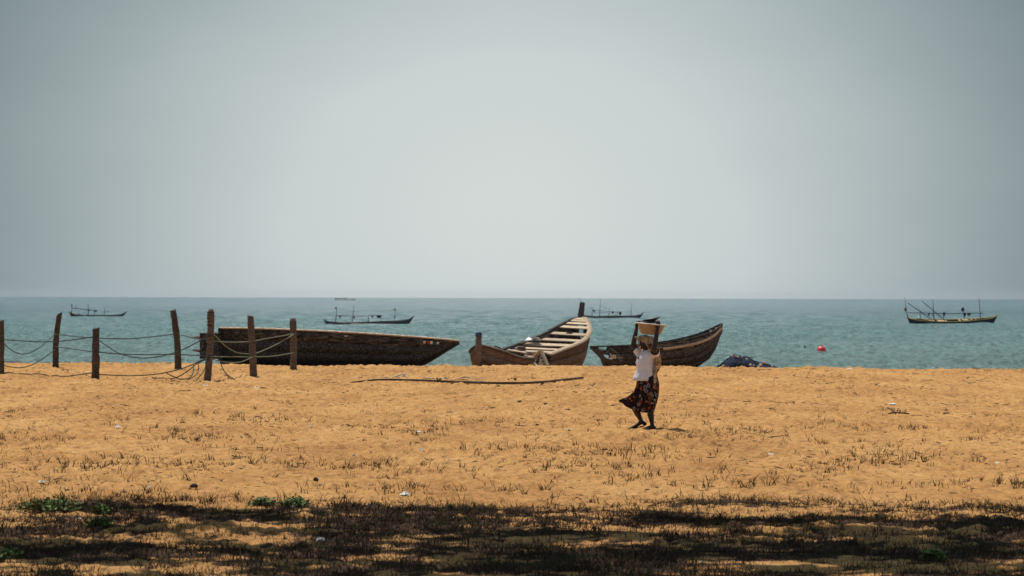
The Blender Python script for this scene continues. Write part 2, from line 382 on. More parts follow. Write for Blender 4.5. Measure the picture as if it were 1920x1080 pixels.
for sgn in (-1, 1):
    k = np.linspace(0, 1, 40) ** 2; e = sgn * .28 * (dys + 10)
    X2 = e[:, None] + sgn * k[None] * 9000; Y2 = np.repeat(dys[:, None], 40, 1); Z2 = SEA - Y2 ** 2 / (2 * RE) - .05 + waves(X2, Y2)*.3
    if sgn < 0: X2 = X2[:, ::-1]; Z2 = Z2[:, ::-1]
    gridmesh('sea', X2, Y2, Z2, mw.m)
def sea_z(Y): return SEA - Y * Y / (2 * RE)

# ------------------------------------------------------------------ trees beside the view: their crowns shade the grass
def shade_tree(x, y, cx, cy, rx, ry, hgt, n, label, seed, hol=.3):
    rr = random.Random(seed); g0 = gz(x, y)
    t = empty('shade_tree', (x, y, g0), label, 'tree', 'shade trees beside the viewpoint')
    tr = MB(); top = Vector(((cx - x) * .15, (cy - y) * .15, hgt - 2))
    tr.tube(smooth_path([(0, 0, -.3), (.1, .05, 1.2), (top.x * .6, top.y * .6, hgt * .5), top], 5), [.38] * 5 + [.30] * 5 + [.24] * 6, 12, jit=.05)
    ends = []
    for k in range(16):
        a = rr.uniform(0, 6.28); q = math.sqrt(rr.uniform(.1, 1))
        e = Vector((cx - x + rx * .85 * q * math.cos(a), cy - y + ry * .85 * q * math.sin(a), hgt + rr.uniform(.3, 1.3)))
        mid = top.lerp(e, .5) + Vector((0, 0, .7)); s0 = Vector((top.x * .8, top.y * .8, hgt - rr.uniform(2.2, 3.5)))
        tr.tube(smooth_path([s0, mid, e], 5), [.16 - .012 * i for i in range(11)], 7)
    tr.build('trunk', M['bark'], t)
    V = []; Fc = []
    while len(V) < n * 4:
        a = rr.uniform(0, 6.28); q = math.sqrt(rr.random()); edge = 1 + .18 * math.sin(3 * a + seed) + .12 * math.sin(7 * a)
        px_, py_ = rx * q * edge * math.cos(a), ry * q * edge * math.sin(a)
        nz_ = float(perlin(np.array(px_ * .55 + seed * 7), np.array(py_ * 1.1 + seed))) + .7 * float(perlin(np.array(px_ * 1.5 + seed), np.array(py_ * 2.4)))
        if nz_ < hol + .25 * (q > .85): continue
        pz = hgt + .2 + rr.random() * 1.0 * (1 - .6 * q * q)
        c = Vector((cx - x + px_, cy - y + py_, pz)); s_ = rr.uniform(.10, .19)
        rt = Euler((rr.uniform(-.7, .7), rr.uniform(-.7, .7), rr.uniform(0, 6.28))).to_matrix(); b_ = len(V)
        for a_, b2 in ((-1.3, 0), (0, -.6), (1.3, 0), (0, .6)): V.append(c + rt @ Vector((a_ * s_, b2 * s_, 0)))
        Fc.append((b_, b_ + 1, b_ + 2, b_ + 3))
    mb = MB(); mb.v = V; mb.f = Fc; mb.build('crown', M['treeleaf'], t, smooth=False)
shade_tree(-10.5, 24.5, -7.3, 25.8, 5.6, 4.6, 8.2, 5200, 'broad leafy shade tree standing left of the view, its shade on the grass', 3, .20)
shade_tree(9.2, 27.5, 2.6, 26.2, 6.4, 4.3, 8.4, 8000, 'broad leafy shade tree standing right of the view, its shade on the grass', 5, .07)

# ------------------------------------------------------------------ grass, twigs, shade flecks
def blades(P, Hh, Wd, lean, name, mat):
    n = len(P); a = rng.random(n) * 2 * np.pi; la = rng.random(n) * 2 * np.pi
    wv = np.stack([np.cos(a), np.sin(a), np.zeros(n)], -1) * Wd[:, None] * .5
    lv = np.stack([np.cos(la), np.sin(la), np.zeros(n)], -1) * (Hh * lean)[:, None]
    up = np.zeros((n, 3)); up[:, 2] = Hh
    V = np.stack([P - wv, P + wv, P + wv * .8 + lv * .35 + up * .55, P - wv * .8 + lv * .35 + up * .55, P + lv + up, P + lv + up + wv * .15], 1).reshape(-1, 3)
    b_ = np.arange(n)[:, None] * 6
    Fq = np.concatenate([b_ + np.array([[0, 1, 2, 3]]), b_ + np.array([[3, 2, 5, 4]])], 0)
    return fastmesh(name, V, Fq, mat, 'stuff', False)
def scatter(n_try, y0, y1, dens):
    y = rng.uniform(y0, y1, n_try); x = rng.uniform(-1, 1, n_try) * .25 * y
    k = rng.random(n_try) < dens(x, y) * (y / y1); return x[k], y[k]
def dens_mid(x, y):
    n = perlin(x * .45 + 30, y * .35 + 12) + .5 * perlin(x * 1.3, y * 1.1 + 31)
    return np.clip(.06 + n * 1.35, .045, 1) * np.clip((52 - y) / 20, 0, 1) ** 1.1
def tufts(x, y, nb, hmin, hmax, spread, name, lean=1.6, wd=(.004, .010)):
    t = rng.integers(nb[0], nb[1], len(x)); ix = np.repeat(np.arange(len(x)), t)
    sz = np.repeat(rng.random(len(x)) ** 1.6, t)
    bx = x[ix] + rng.normal(0, spread, len(ix)) * (.5 + sz); by = y[ix] + rng.normal(0, spread, len(ix)) * (.5 + sz)
    Pz = ground(bx, by) - .01; hh = (hmin + (hmax - hmin) * sz) * rng.uniform(.45, 1, len(ix))
    return blades(np.stack([bx, by, Pz], -1), hh, rng.uniform(wd[0], wd[1], len(ix)), rng.uniform(.1, lean, len(ix)), name, M['grass'])
x, y = scatter(46000, 18.5, 30, dens_dark)
tag(tufts(x, y, (6, 13), .015, .12, .07, 'shaded_grass'), 'dark dry grass growing thickly in the shade along the bottom', 'grass')
x, y = scatter(34000, 22, 54, dens_mid)
tag(tufts(x, y, (3, 11), .03, .17, .035, 'dry_grass', 1.3, (.006, .012)), 'sparse brown grass tufts dotted over the open sand', 'grass')
def flecks(n):
    y = 19 + 62 * rng.random(n) ** 1.0; x = rng.uniform(-1, 1, n) * .25 * y
    kp = (perlin(x * .4, y * .22 + 5) + .5 * perlin(x * 1.7, y * 1.2)) > .12; x = x[kp]; y = y[kp]; n = len(x)
    ln_ = (.015 + .13 * rng.random(n) ** 3) * (1 + (rng.random(n) > .97)); th = rng.uniform(.004, .013, n); a = rng.random(n) * np.pi
    sc_ = .5 + y / 60; ln_ = ln_ * sc_; th = th * sc_  # enlarged with distance to stand in for shade in dimples and footprints
    d = np.stack([np.cos(a), np.sin(a), rng.uniform(-.1, .25, n)], -1) * ln_[:, None] * .5; s_ = np.stack([-np.sin(a), np.cos(a), np.zeros(n)], -1) * th[:, None] * .5
    P = np.stack([x, y, ground(x, y) + th * .6], -1); up = np.zeros((n, 3)); up[:, 2] = th
    V = np.stack([P - d - s_, P + d - s_ * .4, P + d + s_ * .4, P - d + s_, P - d * .6 + up, P + d * .7 + up], 1).reshape(-1, 3); b_ = np.arange(n)[:, None] * 6
    Fq = np.concatenate([b_ + np.array([[0, 1, 5, 4]]), b_ + np.array([[2, 3, 4, 5]])], 0)
    return fastmesh('twigs', V, Fq, M['stick'], 'stuff', False)
tag(flecks(13000), 'small dark twigs and dry bits on the sand, the far ones enlarged to stand in for dimple shade', 'twigs')

# green beach plants
def leafy_plant(px, py, wpx, hpx, label, dark=False):
    p = G(px, py); s_ = ppm(p.y); wd = wpx / s_; h = hpx / s_
    t = empty('beach_plant', p, label, 'plant', 'low green plants at the edge of the shade')
    st = MB(); lf = MB()
    for k in range(int(26 + wpx * .5)):
        a = random.uniform(0, 6.28); q = math.sqrt(random.random()); ex = wd / 2 * q * math.cos(a); ey = wd * .45 * q * math.sin(a)
        zz = h * (1 - .55 * q * q) * random.uniform(.5, 1.05)
        zb = gz(p.x + ex * .4, p.y + ey * .4) - p.z
        pts = smooth_path([(ex * .4, ey * .4, zb - .01), (ex * .75, ey * .75, zb + zz * .6), (ex, ey, zb + zz)], 3)
        st.tube(pts, .004, 4)
        for j in range(7):
            b_ = pts[random.randrange(2, len(pts))] + Vector([random.uniform(-.03, .03) for _ in range(3)]); L_ = random.uniform(.03, .06)
            rt = Euler((random.uniform(-.9, .9), random.uniform(-.9, .9), random.uniform(0, 6.28))).to_matrix()
            lf.add([b_ + rt @ Vector(q_) * L_ for q_ in ((0, 0, 0), (.5, -.35, .08), (1, 0, -.05), (.5, .35, .08))], [(0, 1, 2, 3)])
    st.build('stem', M['stick'], t); lf.build('foliage', M['leaf'], t, smooth=False)
for a in ((95, 958, 120, 26, 'long dark green creeper mound in the shade at the left edge'),
          (192, 962, 40, 14, 'small dark creeper clump just right of the long left mound'),
          (188, 988, 50, 16, 'low green plant below the small dark creeper clump'),
          (492, 948, 46, 14, 'left one of the two bright green plants in the sun'),
          (552, 950, 66, 17, 'right and larger one of the two bright green plants in the sun'),
          (12, 1046, 50, 22, 'green plant in the shade by the lower left corner'),
          (1752, 1048, 50, 16, 'faint green plant in the shade at the lower right')):
    leafy_plant(*a)

# ------------------------------------------------------------------ hull builder
def section(gl, gr, keel, n, p=.62, q=.9):
    """outer ring from left gunwale over the keel to right gunwale"""
    pts = []; cxy = Vector((keel[0], keel[1], 0))
    for j in range(2 * n + 1):
        t = (j - n) / n; g = gl if t < 0 else gr; a = abs(t)
        lat = a ** p; ver = a ** (1 / q * 1.7)
        pts.append(Vector((keel[0] + (g[0] - keel[0]) * lat, keel[1] + (g[1] - keel[1]) * lat, keel[2] + (g[2] - keel[2]) * ver)))
    return pts
def resample(st, n):
    A = np.array([[*a, *b, *c] for a, b, c in st]); t = np.linspace(0, len(st) - 1, n); o = []
    for x_ in t:
        i = min(int(x_), len(st) - 2); f = x_ - i
        p0 = A[max(i - 1, 0)]; p1 = A[i]; p2 = A[i + 1]; p3 = A[min(i + 2, len(st) - 1)]
        v_ = .5 * (2 * p1 + (p2 - p0) * f + (2 * p0 - 5 * p1 + 4 * p2 - p3) * f * f + (3 * p1 - p0 - 3 * p2 + p3) * f ** 3)
        o.append((Vector(v_[:3]), Vector(v_[3:6]), Vector(v_[6:])))
    return o
def strakes(rows, n, bands, parent, mats, thick=.035, proud=.012, breaks=None, hole=None):
    """one plank mesh per strake and length; rows = sections; bands = index ranges on a side, 0 = gunwale"""
    for side in (0, 1):
        for bi, (a, b) in enumerate(bands):
            cols = [j if side == 0 else 2 * n - j for j in range(a, b + 1)]
            br = breaks[bi] if breaks else [0, len(rows) - 1]
            for k in range(len(br) - 1):
                i0, i1 = br[k], br[k + 1]; mb = MB(); rr_ = []
                for i in range(i0, i1 + 1):
                    cpt = sum((rows[i][j] for j in (0, n, 2 * n)), Vector()) / 3
                    off = proud * ((bi + k) % 2)
                    rr_.append([rows[i][j] + ((rows[i][j] - cpt).normalized() * off) for j in cols])
                idx = len(cols); vs = [p for r_ in rr_ for p in r_]; fs = []
                for i in range(len(rr_) - 1):
                    for j in range(idx - 1):
                        if hole and hole(side, bi, i0 + i, j): continue
                        q_ = (i * idx + j, i * idx + j + 1, (i + 1) * idx + j + 1, (i + 1) * idx + j)
                        fs.append(q_ if side == 0 else q_[::-1])
                if fs:
                    mb.add(vs, fs); mb.build('plank', mats[bi], parent, solid=thick, off=0)

# ------------------------------------------------------------------ boat 1: long dark hull
def zr(px, py, Y): return U(px, py, Y)
def long_boat():
    Y0 = 82.6; t = empty('beached_boat', U(610, 684, Y0), 'long dark tarred wooden boat lying broadside on the sand behind the posts', 'boat', 'wooden boats on the beach')
    o = t.location.copy()
    # px, gunwale y, keel y, half beam (m), depth
    tb = [(413, 616, 678, .70, 83.2), (450, 616, 684, .78, 83.1), (520, 618, 686, .85, 83.0), (590, 621, 687, .88, 82.9), (660, 624.5, 688, .85, 82.8),
          (720, 628.5, 688, .76, 82.7), (770, 632, 687, .60, 82.6), (785, 633, 686, .52, 82.6), (810, 635, 673, .38, 82.55), (838, 637.5, 655.5, .18, 82.5), (861, 640, 642, .015, 82.5)]
    st = []
    for px, gy, ky, hb, Y in tb:
        st.append((U(px, gy, Y + hb) - o, U(px, gy, Y - hb) - o, U(px, ky, Y) - o))
    n = 8; rs = resample(st, 37); rows = [section(a, b, c, n, .45, 1.3) for a, b, c in rs]
    strakes(rows, n, [(0, 2), (2, 4), (4, 6), (6, 8)], t, [M['wale'], M['tar'], M['tar'], M['tar_low']], .05, .009,
            [[0, 9, 14, 22, 29, 36], [0, 18, 36], [0, 36], [0, 36]])
    rl = MB()
    for s_ in (0, 2 * n):
        pts = [r_[s_] + Vector((0, 0, .02)) for r_ in rows]
        for i in range(len(pts) - 1):
            rl.beam(pts[i], pts[i + 1] + (pts[i + 1] - pts[i]) * .02, .12, .035, Vector((0, -.22, 1)))
    rl.build('gunwale_rail', M['pale'], t)  # sunlight on the top edge is put into this pale colour
    # squared stern block
    def B(name, x0, y0, x1, y1, Ya, Yb, mat, solid=0):
        a = U(x0, y0, Ya) - o; b = U(x1, y1, Ya) - o; mb = MB(); c = Vector(((a.x + b.x) / 2, (Ya + Yb) / 2 - o.y, (a.z + b.z) / 2))
        mb.box(c, (abs(b.x - a.x), Yb - Ya, abs(a.z - b.z))); return mb.build(name, mat, t, bev=.015, smooth=False)
    B('stern_box', 374.5, 627, 416, 673, 82.5, 83.9, M['tar'])
    B('stern_cap', 374, 624.5, 414, 627.8, 82.45, 83.95, M['wale'])
    B('stern_post', 409, 615, 414, 678, 82.38, 82.49, M['wale'])
    for (x0, y0, x1, y1) in ((362, 632, 400, 633.5), (360, 656, 398, 661)):
        mb = MB(); a = U(x0, y0, 82.6) - o; b = U(x1, y1, 82.6) - o
        mb.tube([a, a.lerp(b, .35), b], [.015, .06, .09], 6); mb.build('broken_beam', M['brown'], t)
    keel = MB(); pts = [r_[n] + Vector((0, 0, -.02)) for r_ in rows]
    keel.tube(pts, .05, 6); keel.build('keel', M['tar'], t)
    # painted emblem on the bow: small white, red and blue patches
    def near(px, py):
        best = None
        for i in range(len(rows) - 1):
            for j in range(n, 2 * n):
                c = (rows[i][j] + rows[i + 1][j + 1]) / 2 + o; pr = c - CAM; s_ = F / pr.dot(FWD)
                q_ = (960 + pr.dot(RT) * s_ - px) ** 2 + (540 - pr.dot(UP) * s_ - py) ** 2
                if best is None or q_ < best[0]: best = (q_, i, j)
        _, i, j = best; a, b, c2 = rows[i][j], rows[i + 1][j], rows[i][j + 1]
        nm = (b - a).cross(c2 - a).normalized(); nm = -nm if nm.y > 0 else nm
        return U(px, py, (a.y + c2.y) / 2 + o.y) - o, nm
    for px, py, wx, hh, mt in ((796, 641.5, 5, 5, 'cream'), (803, 642, 4, 5.5, 'red'), (809, 642.3, 5, 5.5, 'white'), (815, 642.8, 5, 5, 'blue'), (821, 643.2, 5, 4.5, 'cream'), (649, 630, 7, 1.6, 'white')):
        p, nm = near(px, py); mb = MB(); rt = nm.to_track_quat('Z', 'Y').to_matrix()
        vs = []
        e1 = Vector((1, 0, -.06)).normalized(); e1 = (e1 - nm * e1.dot(nm)).normalized(); e2 = nm.cross(e1)
        c = p + nm * .0; c = c - Vector((0, .05, 0)); rot = Matrix((e1, e2, nm)).transposed()
        mb.box(c, (wx / 55, hh / 55, .012), rot); mb.build('painted_mark', M[mt], t)
long_boat()

# ------------------------------------------------------------------ boat 2: open boat seen from its end
def open_boat():
    D = -2.3
    t = empty('beached_boat', U(985, 686, 86), 'brown open boat seen end-on with pale thwarts and upright end posts', 'boat', 'wooden boats on the beach')
    o = t.location.copy()
    tb = [((895, 648), (899, 648), 84.0, .05), ((882, 659), (914, 651), 84.3, -.30), ((887, 664), (945, 660), 84.8, -.42), ((905, 664), (980, 672), 85.4, -.5),
          ((928, 660), (1010, 671.5), 86.1, -.55), ((948, 654), (1035, 664), 86.9, -.58), ((962, 649), (1053, 657), 87.7, -.6), ((979, 642.5), (1076, 648.5), 88.7, -.6),
          ((1013, 629.5), (1096, 638), 89.9, -.55), ((1031, 620), (1104, 627), 90.9, -.42), ((1048, 611), (1106, 618), 91.9, -.25), ((1060, 605), (1104, 610), 92.6, -.05), ((1070, 600), (1101, 603.5), 93.3, .2), ((1083, 596.5), (1096, 596.5), 94.0, .65)]
    st = []
    for i, (l, r_, Y, kz) in enumerate(tb):
        Y += D; wm = (r_[0] - l[0]) / ppm(Y); a = U(l[0], l[1], Y + .2 * wm) - o; b = U(r_[0], r_[1], Y - .2 * wm) - o
        k = (a + b) / 2; k.z = kz - o.z; k.x += .10 * wm
        st.append((a, b, k))
    n = 8; rs = resample(st, 53); rows = [section(a, b, c, n, .5, 1.2) for a, b, c in rs]
    def hole(side, bi, i, j):       # broken side near the middle
        return side == 1 and ((bi == 0 and 15 <= i <= 19) or (bi == 1 and 16 <= i <= 18))
    strakes(rows, n, [(0, 2), (2, 4), (4, 6), (6, 8)], t, [M['brown']] * 4, .05, .02, [[0, 15, 20, 38, 52], [0, 16, 19, 38, 52], [0, 26, 52], [0, 52]], hole)
    for s_, nm in ((0, 'gunwale_rail'), (2 * n, 'gunwale_rail')):
        segs = [(0, 52)] if s_ == 0 else [(0, 15), (19, 52)]
        for a_, b_ in segs:
            rl = MB()
            for i in range(a_, b_):
                p = rows[i][s_] + Vector((0, 0, .025)); q_ = rows[i + 1][s_] + Vector((0, 0, .025)); rl.beam(p, q_ + (q_ - p) * .04, .12 if s_ == 0 else .19, .045, Vector((0, 0, 1)) if s_ == 0 else Vector((.1, -.30, 1)))
            rl.build(nm, M['pale'] if (s_ and a_) else M['brown'] if s_ else M['wale'], t)
    # ribs
    for i in range(6, 50, 5):
        mb = MB(); c = rows[i][n] + Vector((0, 0, .4))
        pts = [p.lerp(c, .06) for p in rows[i]]; mb.tube(pts, .035, 4); mb.build('rib', M['brown'], t)
    # thwarts, photo positions of their ends with station depth
    th = [((1069, 601), (1101, 603), 93.2, .30), ((1061, 606), (1103, 608), 92.6, .28), ((1053, 612.5), (1104, 615.5), 91.9, .34), ((1031, 624.5), (1099, 628.5), 90.9, .36),
          ((1014, 636), (1094, 640), 89.9, .34), ((977, 645), (1074, 648.5), 88.75, .36), ((964, 652), (1053, 656.5), 87.8, .22), ((952, 657.5), (1038, 661), 87.0, .24)]
    for l, r_, Y, wd in th:
        Y += D; wm = (r_[0] - l[0]) / ppm(Y); mb = MB()
        mb.beam(U(l[0], l[1], Y + .2 * wm) - o, U(r_[0], r_[1], Y - .2 * wm) - o, wd * 1.15, .045, Vector((-.05, -.16, 1)))
        mb.build('thwart', M['pale'], t, bev=.01, smooth=False)
    mb = MB(); mb.grid([[U(1083, 596.5, 91.6) - o, U(1096, 596.5, 91.6) - o], [U(1071, 600, 91.0) - o, U(1100, 602, 90.9) - o]]); mb.build('end_deck', M['pale'], t, solid=.04)
    # near stem post, round with a painted blue head
    a = U(896, 694, 81.62) - o; b = U(897.5, 627, 81.5) - o
    mb = MB(); mb.tube([a, a.lerp(b, .5), b], [.13, .115, .108], 12); mb.build('stem_post', M['brown'], t)
    mb = MB(); d = (b - a).normalized(); cc = b - d * .05
    mb.tube([cc, cc + d * .09, cc + d * .125, cc + d * .14], [.114, .114, .09, .02], 12); mb.build('post_head', M['blue'], t)
    # far slab post
    a = U(1087, 606, 92.0) - o; b = U(1092, 568, 92.3) - o
    mb = MB(); mb.tube([a, a.lerp(b, .5), b], [.17, .155, .14], 4); q_ = mb.build('end_post', M['tar2'], t, smooth=False, bev=.02)
    mb = MB(); mb.tube([b, b + Vector((-.06, 0, .12)), b + Vector((-.16, 0, .22))], .008, 4); mb.build('wire', M['spar'], t)
    # leaning painted board with dashes, and loose broken boards
    mb = MB(); q1 = [U(1015, 655, 83.3) - o, U(1008, 694, 83.0) - o, U(1031, 694, 82.9) - o]; q2 = [p + Vector((.05, .05, 0)) for p in q1]
    mb.add(q1 + q2, [(0, 1, 2), (5, 4, 3), (0, 3, 4, 1), (1, 4, 5, 2), (2, 5, 3, 0)]); lb = mb.build('leaning_board', M['pale'], t, smooth=False)
    dd = MB()
    for k in range(7):
        u_ = .25 + k * .085; pa = q1[0].lerp(q1[2], u_) + Vector((-.06, -.006, -.02)); pb = pa + Vector((-.075, -.004, -.035 if k % 2 else .01))
        dd.beam(pa, pb, .006, .028); 
    dd.build('painted_mark', M['tar'], lb)
    for (x0, y0, Ya, x1, y1, Yb, wd, mt) in ((1014, 657, 83.4, 1001, 670, 84.4, .14, 'pale'), (986, 668, 83.6, 1004, 670, 84.6, .16, 'pale'), (990, 674, 83.4, 1006, 688, 83.2, .2, 'pale'),
                                             (986, 664, 83.8, 992, 690, 83.2, .12, 'brown'), (952, 656, 84.2, 1000, 664, 84.8, .1, 'pale'), (940, 658, 84.6, 985, 659, 85.2, .13, 'brown'), (1000, 670, 84, 1010, 692, 83.1, .09, 'tar2')):
        mb = MB(); mb.beam(U(x0, y0, Ya) - o, U(x1, y1, Yb) - o, wd, .04, Vector((.2, -.4, 1))); mb.build('broken_board', M[mt], t, smooth=False)
    # box between the boards
    tb_ = U(977, 655, 84.9); bx = MB(); bx.box(tb_ - o, (.27, .25, .20), Euler((.1, .1, .25)).to_matrix()); bx.build('bait_well', M['brown'], t, bev=.01, smooth=False)
    return t
open_boat()
def small_item(name, label, cat, pts, rad, mat, group=None, n=5):
    o = Vector(pts[0]); t = MB().tube([Vector(p) - o for p in pts], rad, n).build(name, mat); t.location = o; return tag(t, label, cat, group)
small_item('dry_branch', 'forked dry branch sticking out over the side of the end-on open boat', 'branch', smooth_path([U(927, 649, 83.2), U(936, 652, 83.3), U(944, 657, 83.4), U(956, 660, 83.6), U(975, 662, 83.7)], 3), .025, M['stick'])
mb = MB(); c = U(1066, 626, 88.6)
for k in range(5):
    a = [Vector((random.uniform(-.16, .16), random.uniform(-.08, .08), random.uniform(-.01, .1))) for _ in range(5)]; mb.tube(smooth_path(a, 4), .014, 5)
ro = mb.build('rope_coil', M['stick']); ro.location = c; tag(ro, 'small tangle of dark rope lying on a thwart of the open boat', 'rope')
mb = MB(); rows_ = []
for i in range(7):
    rows_.append([Vector((i * .12 - .36, j * .11 - .2, .05 * math.sin(i * 1.7 + j) + .08 * math.exp(-((i - 3) / 2) ** 2) + .03 * math.cos(j * 2.1))) for j in range(5)])
q_ = mb.grid(rows_).build('cloth', M['plastic'], solid=.01); q_.location = U(994, 640.5, 86.6); q_.rotation_euler = (0, -.25, .2); tag(q_, 'pale cloth bundled on the far rim of the open boat', 'cloth')
small_item('mooring_rope', 'thin slack rope hanging from the right side of the open boat', 'rope', smooth_path([U(1088, 672, 87), U(1090, 680, 86.6), U(1094, 688, 86.2), U(1100, 692, 86)], 4), .014, M['rope_light'])

# ------------------------------------------------------------------ boat 3: broken ended hull
def broken_boat():
    t = empty('beached_boat', U(1240, 688, 83.4), 'short brown boat with raised right bow and broken left end, behind the walking woman', 'boat', 'wooden boats on the beach')
    o = t.location.copy()
    tb = [(1107.5, 650.5, 651, 653, .03, 83.6), (1122, 651, 650, 664, .26, 83.55), (1138, 650, 650, 686, .46, 83.5), (1160, 649.5, 649.2, 691, .62, 83.45), (1190, 648.5, 647.5, 693, .75, 83.4), (1225, 646, 644, 693, .80, 83.3),
          (1262, 641.5, 638.5, 692, .78, 83.2), (1295, 635.5, 631, 689, .68, 83.2), (1320, 629, 623, 678, .50, 83.2), (1338, 622, 615, 657, .32, 83.2), (1349, 614.5, 610, 631, .14, 83.2), (1353, 609, 608.5, 622, .03, 83.2)]
    st = []
    for px, gy, fy, ky, hb, Y in tb: st.append((U(px, fy, Y + hb) - o, U(px, gy, Y - hb) - o, U(px, ky, Y) - o))
    n = 8; rs = resample(st, 45); rows = [section(a, b, c, n, .5, 1.25) for a, b, c in rs]
    def hole(side, bi, i, j):
        return (bi == 0 and 2 <= i <= 7 and (side == 1 or i > 3)) or (side == 1 and bi == 1 and 4 <= i <= 9 and i - 4 > j) or (side == 0 and bi == 1 and 5 <= i <= 9)
    strakes(rows, n, [(0, 2), (2, 4), (4, 6), (6, 8)], t, [M['wale'], M['tar2'], M['tar2'], M['tar2']], .05, .008, [[0, 2, 8, 20, 32, 44], [0, 4, 10, 26, 44], [0, 44], [0, 44]], hole)
    for s_ in (0, 2 * n):
        rl = MB()
        for i in range(0, 44):
            p = rows[i][s_] + Vector((0, 0, .02)); q_ = rows[i + 1][s_] + Vector((0, 0, .02)); rl.beam(p, q_ + (q_ - p) * .05, .08, .045)
        rl.build('gunwale_rail', M['wale'], t)
    rb = MB()       # proud rubbing strake along the upper side
    for i in range(22, 42):
        p = rows[i][2 * n - 1] + Vector((0, -.03, -.03)); q_ = rows[i + 1][2 * n - 1] + Vector((0, -.03, -.03)); rb.beam(p, q_ + (q_ - p) * .05, .05, .09)
    rb.build('rubbing_strake', M['pale'], t)
    mb = MB(); mb.tube([U(1107, 650, 83.6) - o, U(1128, 669, 83.4) - o, U(1137, 690, 83.3) - o], [.05, .075, .09], 7); mb.build('stem_beam', M['tar2'], t)
    mb = MB(); mb.tube([U(1353, 607, 83.2) - o, U(1352, 620, 83.18) - o, U(1341, 652, 83.1) - o, U(1329, 671, 83.1) - o, U(1305, 688, 83.1) - o], .04, 6); mb.build('bow_stem', M['tar2'], t)
    for (x0, y0, x1, y1, wd, mt) in ((1138, 652, 1170, 676, .17, 'wale'), (1128, 659, 1142, 662, .15, 'wale'), (1142, 668, 1155, 669, .13, 'pale'), (1140, 654, 1143, 670, .07, 'tar2'), (1127, 655, 1132, 667, .06, 'wale')):
        mb = MB(); mb.beam(U(x0, y0, 82.75) - o, U(x1, y1, 82.6) - o, .035, wd); mb.build('broken_board', M[mt], t, smooth=False)
    for px, yy, yf, hb in ((1343, 619, 615, .16), (1333, 624, 620, .26), (1318, 631.5, 628.5, .36)):
        mb = MB(); mb.beam(U(px, yy - 1, 83.2 - hb) - o, U(px, yf, 83.2 + hb) - o, .09, .05); mb.build('thwart', M['wale'], t, smooth=False)
broken_boat()

# ------------------------------------------------------------------ net heap, floats, bits along the crest
p = U(1398, 690, 82.6); t = empty('net_heap', p, 'heap of dark blue fishing net with small floats beside the short boat', 'fishing net')
prof = [(1346, 688), (1352, 683), (1358, 676), (1368, 670), (1376, 667), (1386, 669.5), (1395, 668.5), (1406, 671), (1414, 677), (1424, 681), (1438, 683.5), (1452, 687), (1460, 690)]
mb = MB(); rr_ = []
for j in range(15):
    v_ = (j - 7) / 7; row = []
    for i in range(49):
        f = i / 48 * (len(prof) - 1); k = min(int(f), len(prof) - 2); fr = f - k
        X_ = prof[k][0] * (1 - fr) + prof[k + 1][0] * fr; Yp = prof[k][1] * (1 - fr) + prof[k + 1][1] * fr
        q_ = U(X_, Yp, 82.6) - p; h_ = max(q_.z + .25, 0) * math.sqrt(max(0, 1 - v_ * v_)) - .25
        row.append(Vector((q_.x, v_ * .8, h_ + .05 * float(perlin(np.array(q_.x * 5), np.array(v_ * 4))) + .03 * random.uniform(-1, 1))))
    rr_.append(row)
mb.grid(rr_); mb.build('net_pile', M['bluenet'], t)
ck = MB()
for k in range(26):
    i = random.randrange(8, 40); j = random.randrange(1, 8); b0 = rr_[j][i] + Vector((0, -.02, .01)); pts = [b0]
    for s_ in range(5): pts.append(pts[-1] + Vector((random.uniform(-.02, .10), random.uniform(-.05, .01), random.uniform(-.06, .02))))
    ck.tube(smooth_path(pts, 3), .012, 4)
o_ = ck.build('net_cords', M['bluecord'], t); o_['kind'] = 'stuff'
for px, py, mt, s_ in ((1356, 686, 'cream', .055), (1407, 684, 'cream', .05), (1413, 684.5, 'cream', .03), (1426, 684, 'cream', .06), (1423, 687, 'cream', .05), (1433, 680, 'orange', .045), (1373, 666.5, 'orange', .035), (1384, 669, 'orange', .035), (1400, 673, 'cream', .035), (1448, 686, 'cream', .035)):
    q_ = U(px, py, 81.95) - p
    s_ *= .72; mb = MB(); mb.ell(q_, (s_ * 1.3, s_, s_), nu=10, nv=6); mb.build('float', M[mt], t)
def lump(name, label, cat, x0, x1, yt, yb, Y, mat, group=None):
    c = U((x0 + x1) / 2, yb, Y); wd = (x1 - x0) / ppm(Y); h_ = (yb - yt) / ppm(Y); mb = MB(); rows_ = []
    for j in range(9):
        rows_.append([Vector(((i / 16 - .5) * wd, (j / 8 - .5) * .7, h_ * math.sin(math.pi * i / 16) ** .6 * math.sin(math.pi * j / 8) ** .6 * random.uniform(.65, 1.05) - .06)) for i in range(17)])
    o_ = mb.grid(rows_).build(name, mat); o_.location = c; return tag(o_, label, cat, group)
lump('tarpaulin', 'low dark blue tarpaulin on the beach crest at the far left', 'tarpaulin', -6, 48, 673, 680, 83, M['darkblue'])
lump('net_scrap', 'low dark net scrap on the crest between the open boat and the short boat', 'fishing net', 1096, 1130, 682.5, 687, 82, M['tar2'])
lump('beach_stone', 'small dark stone on the crest between the short boat and the net heap', 'stone', 1324, 1332, 685, 689.5, 81, M['stone'], 'small stones on the sand')

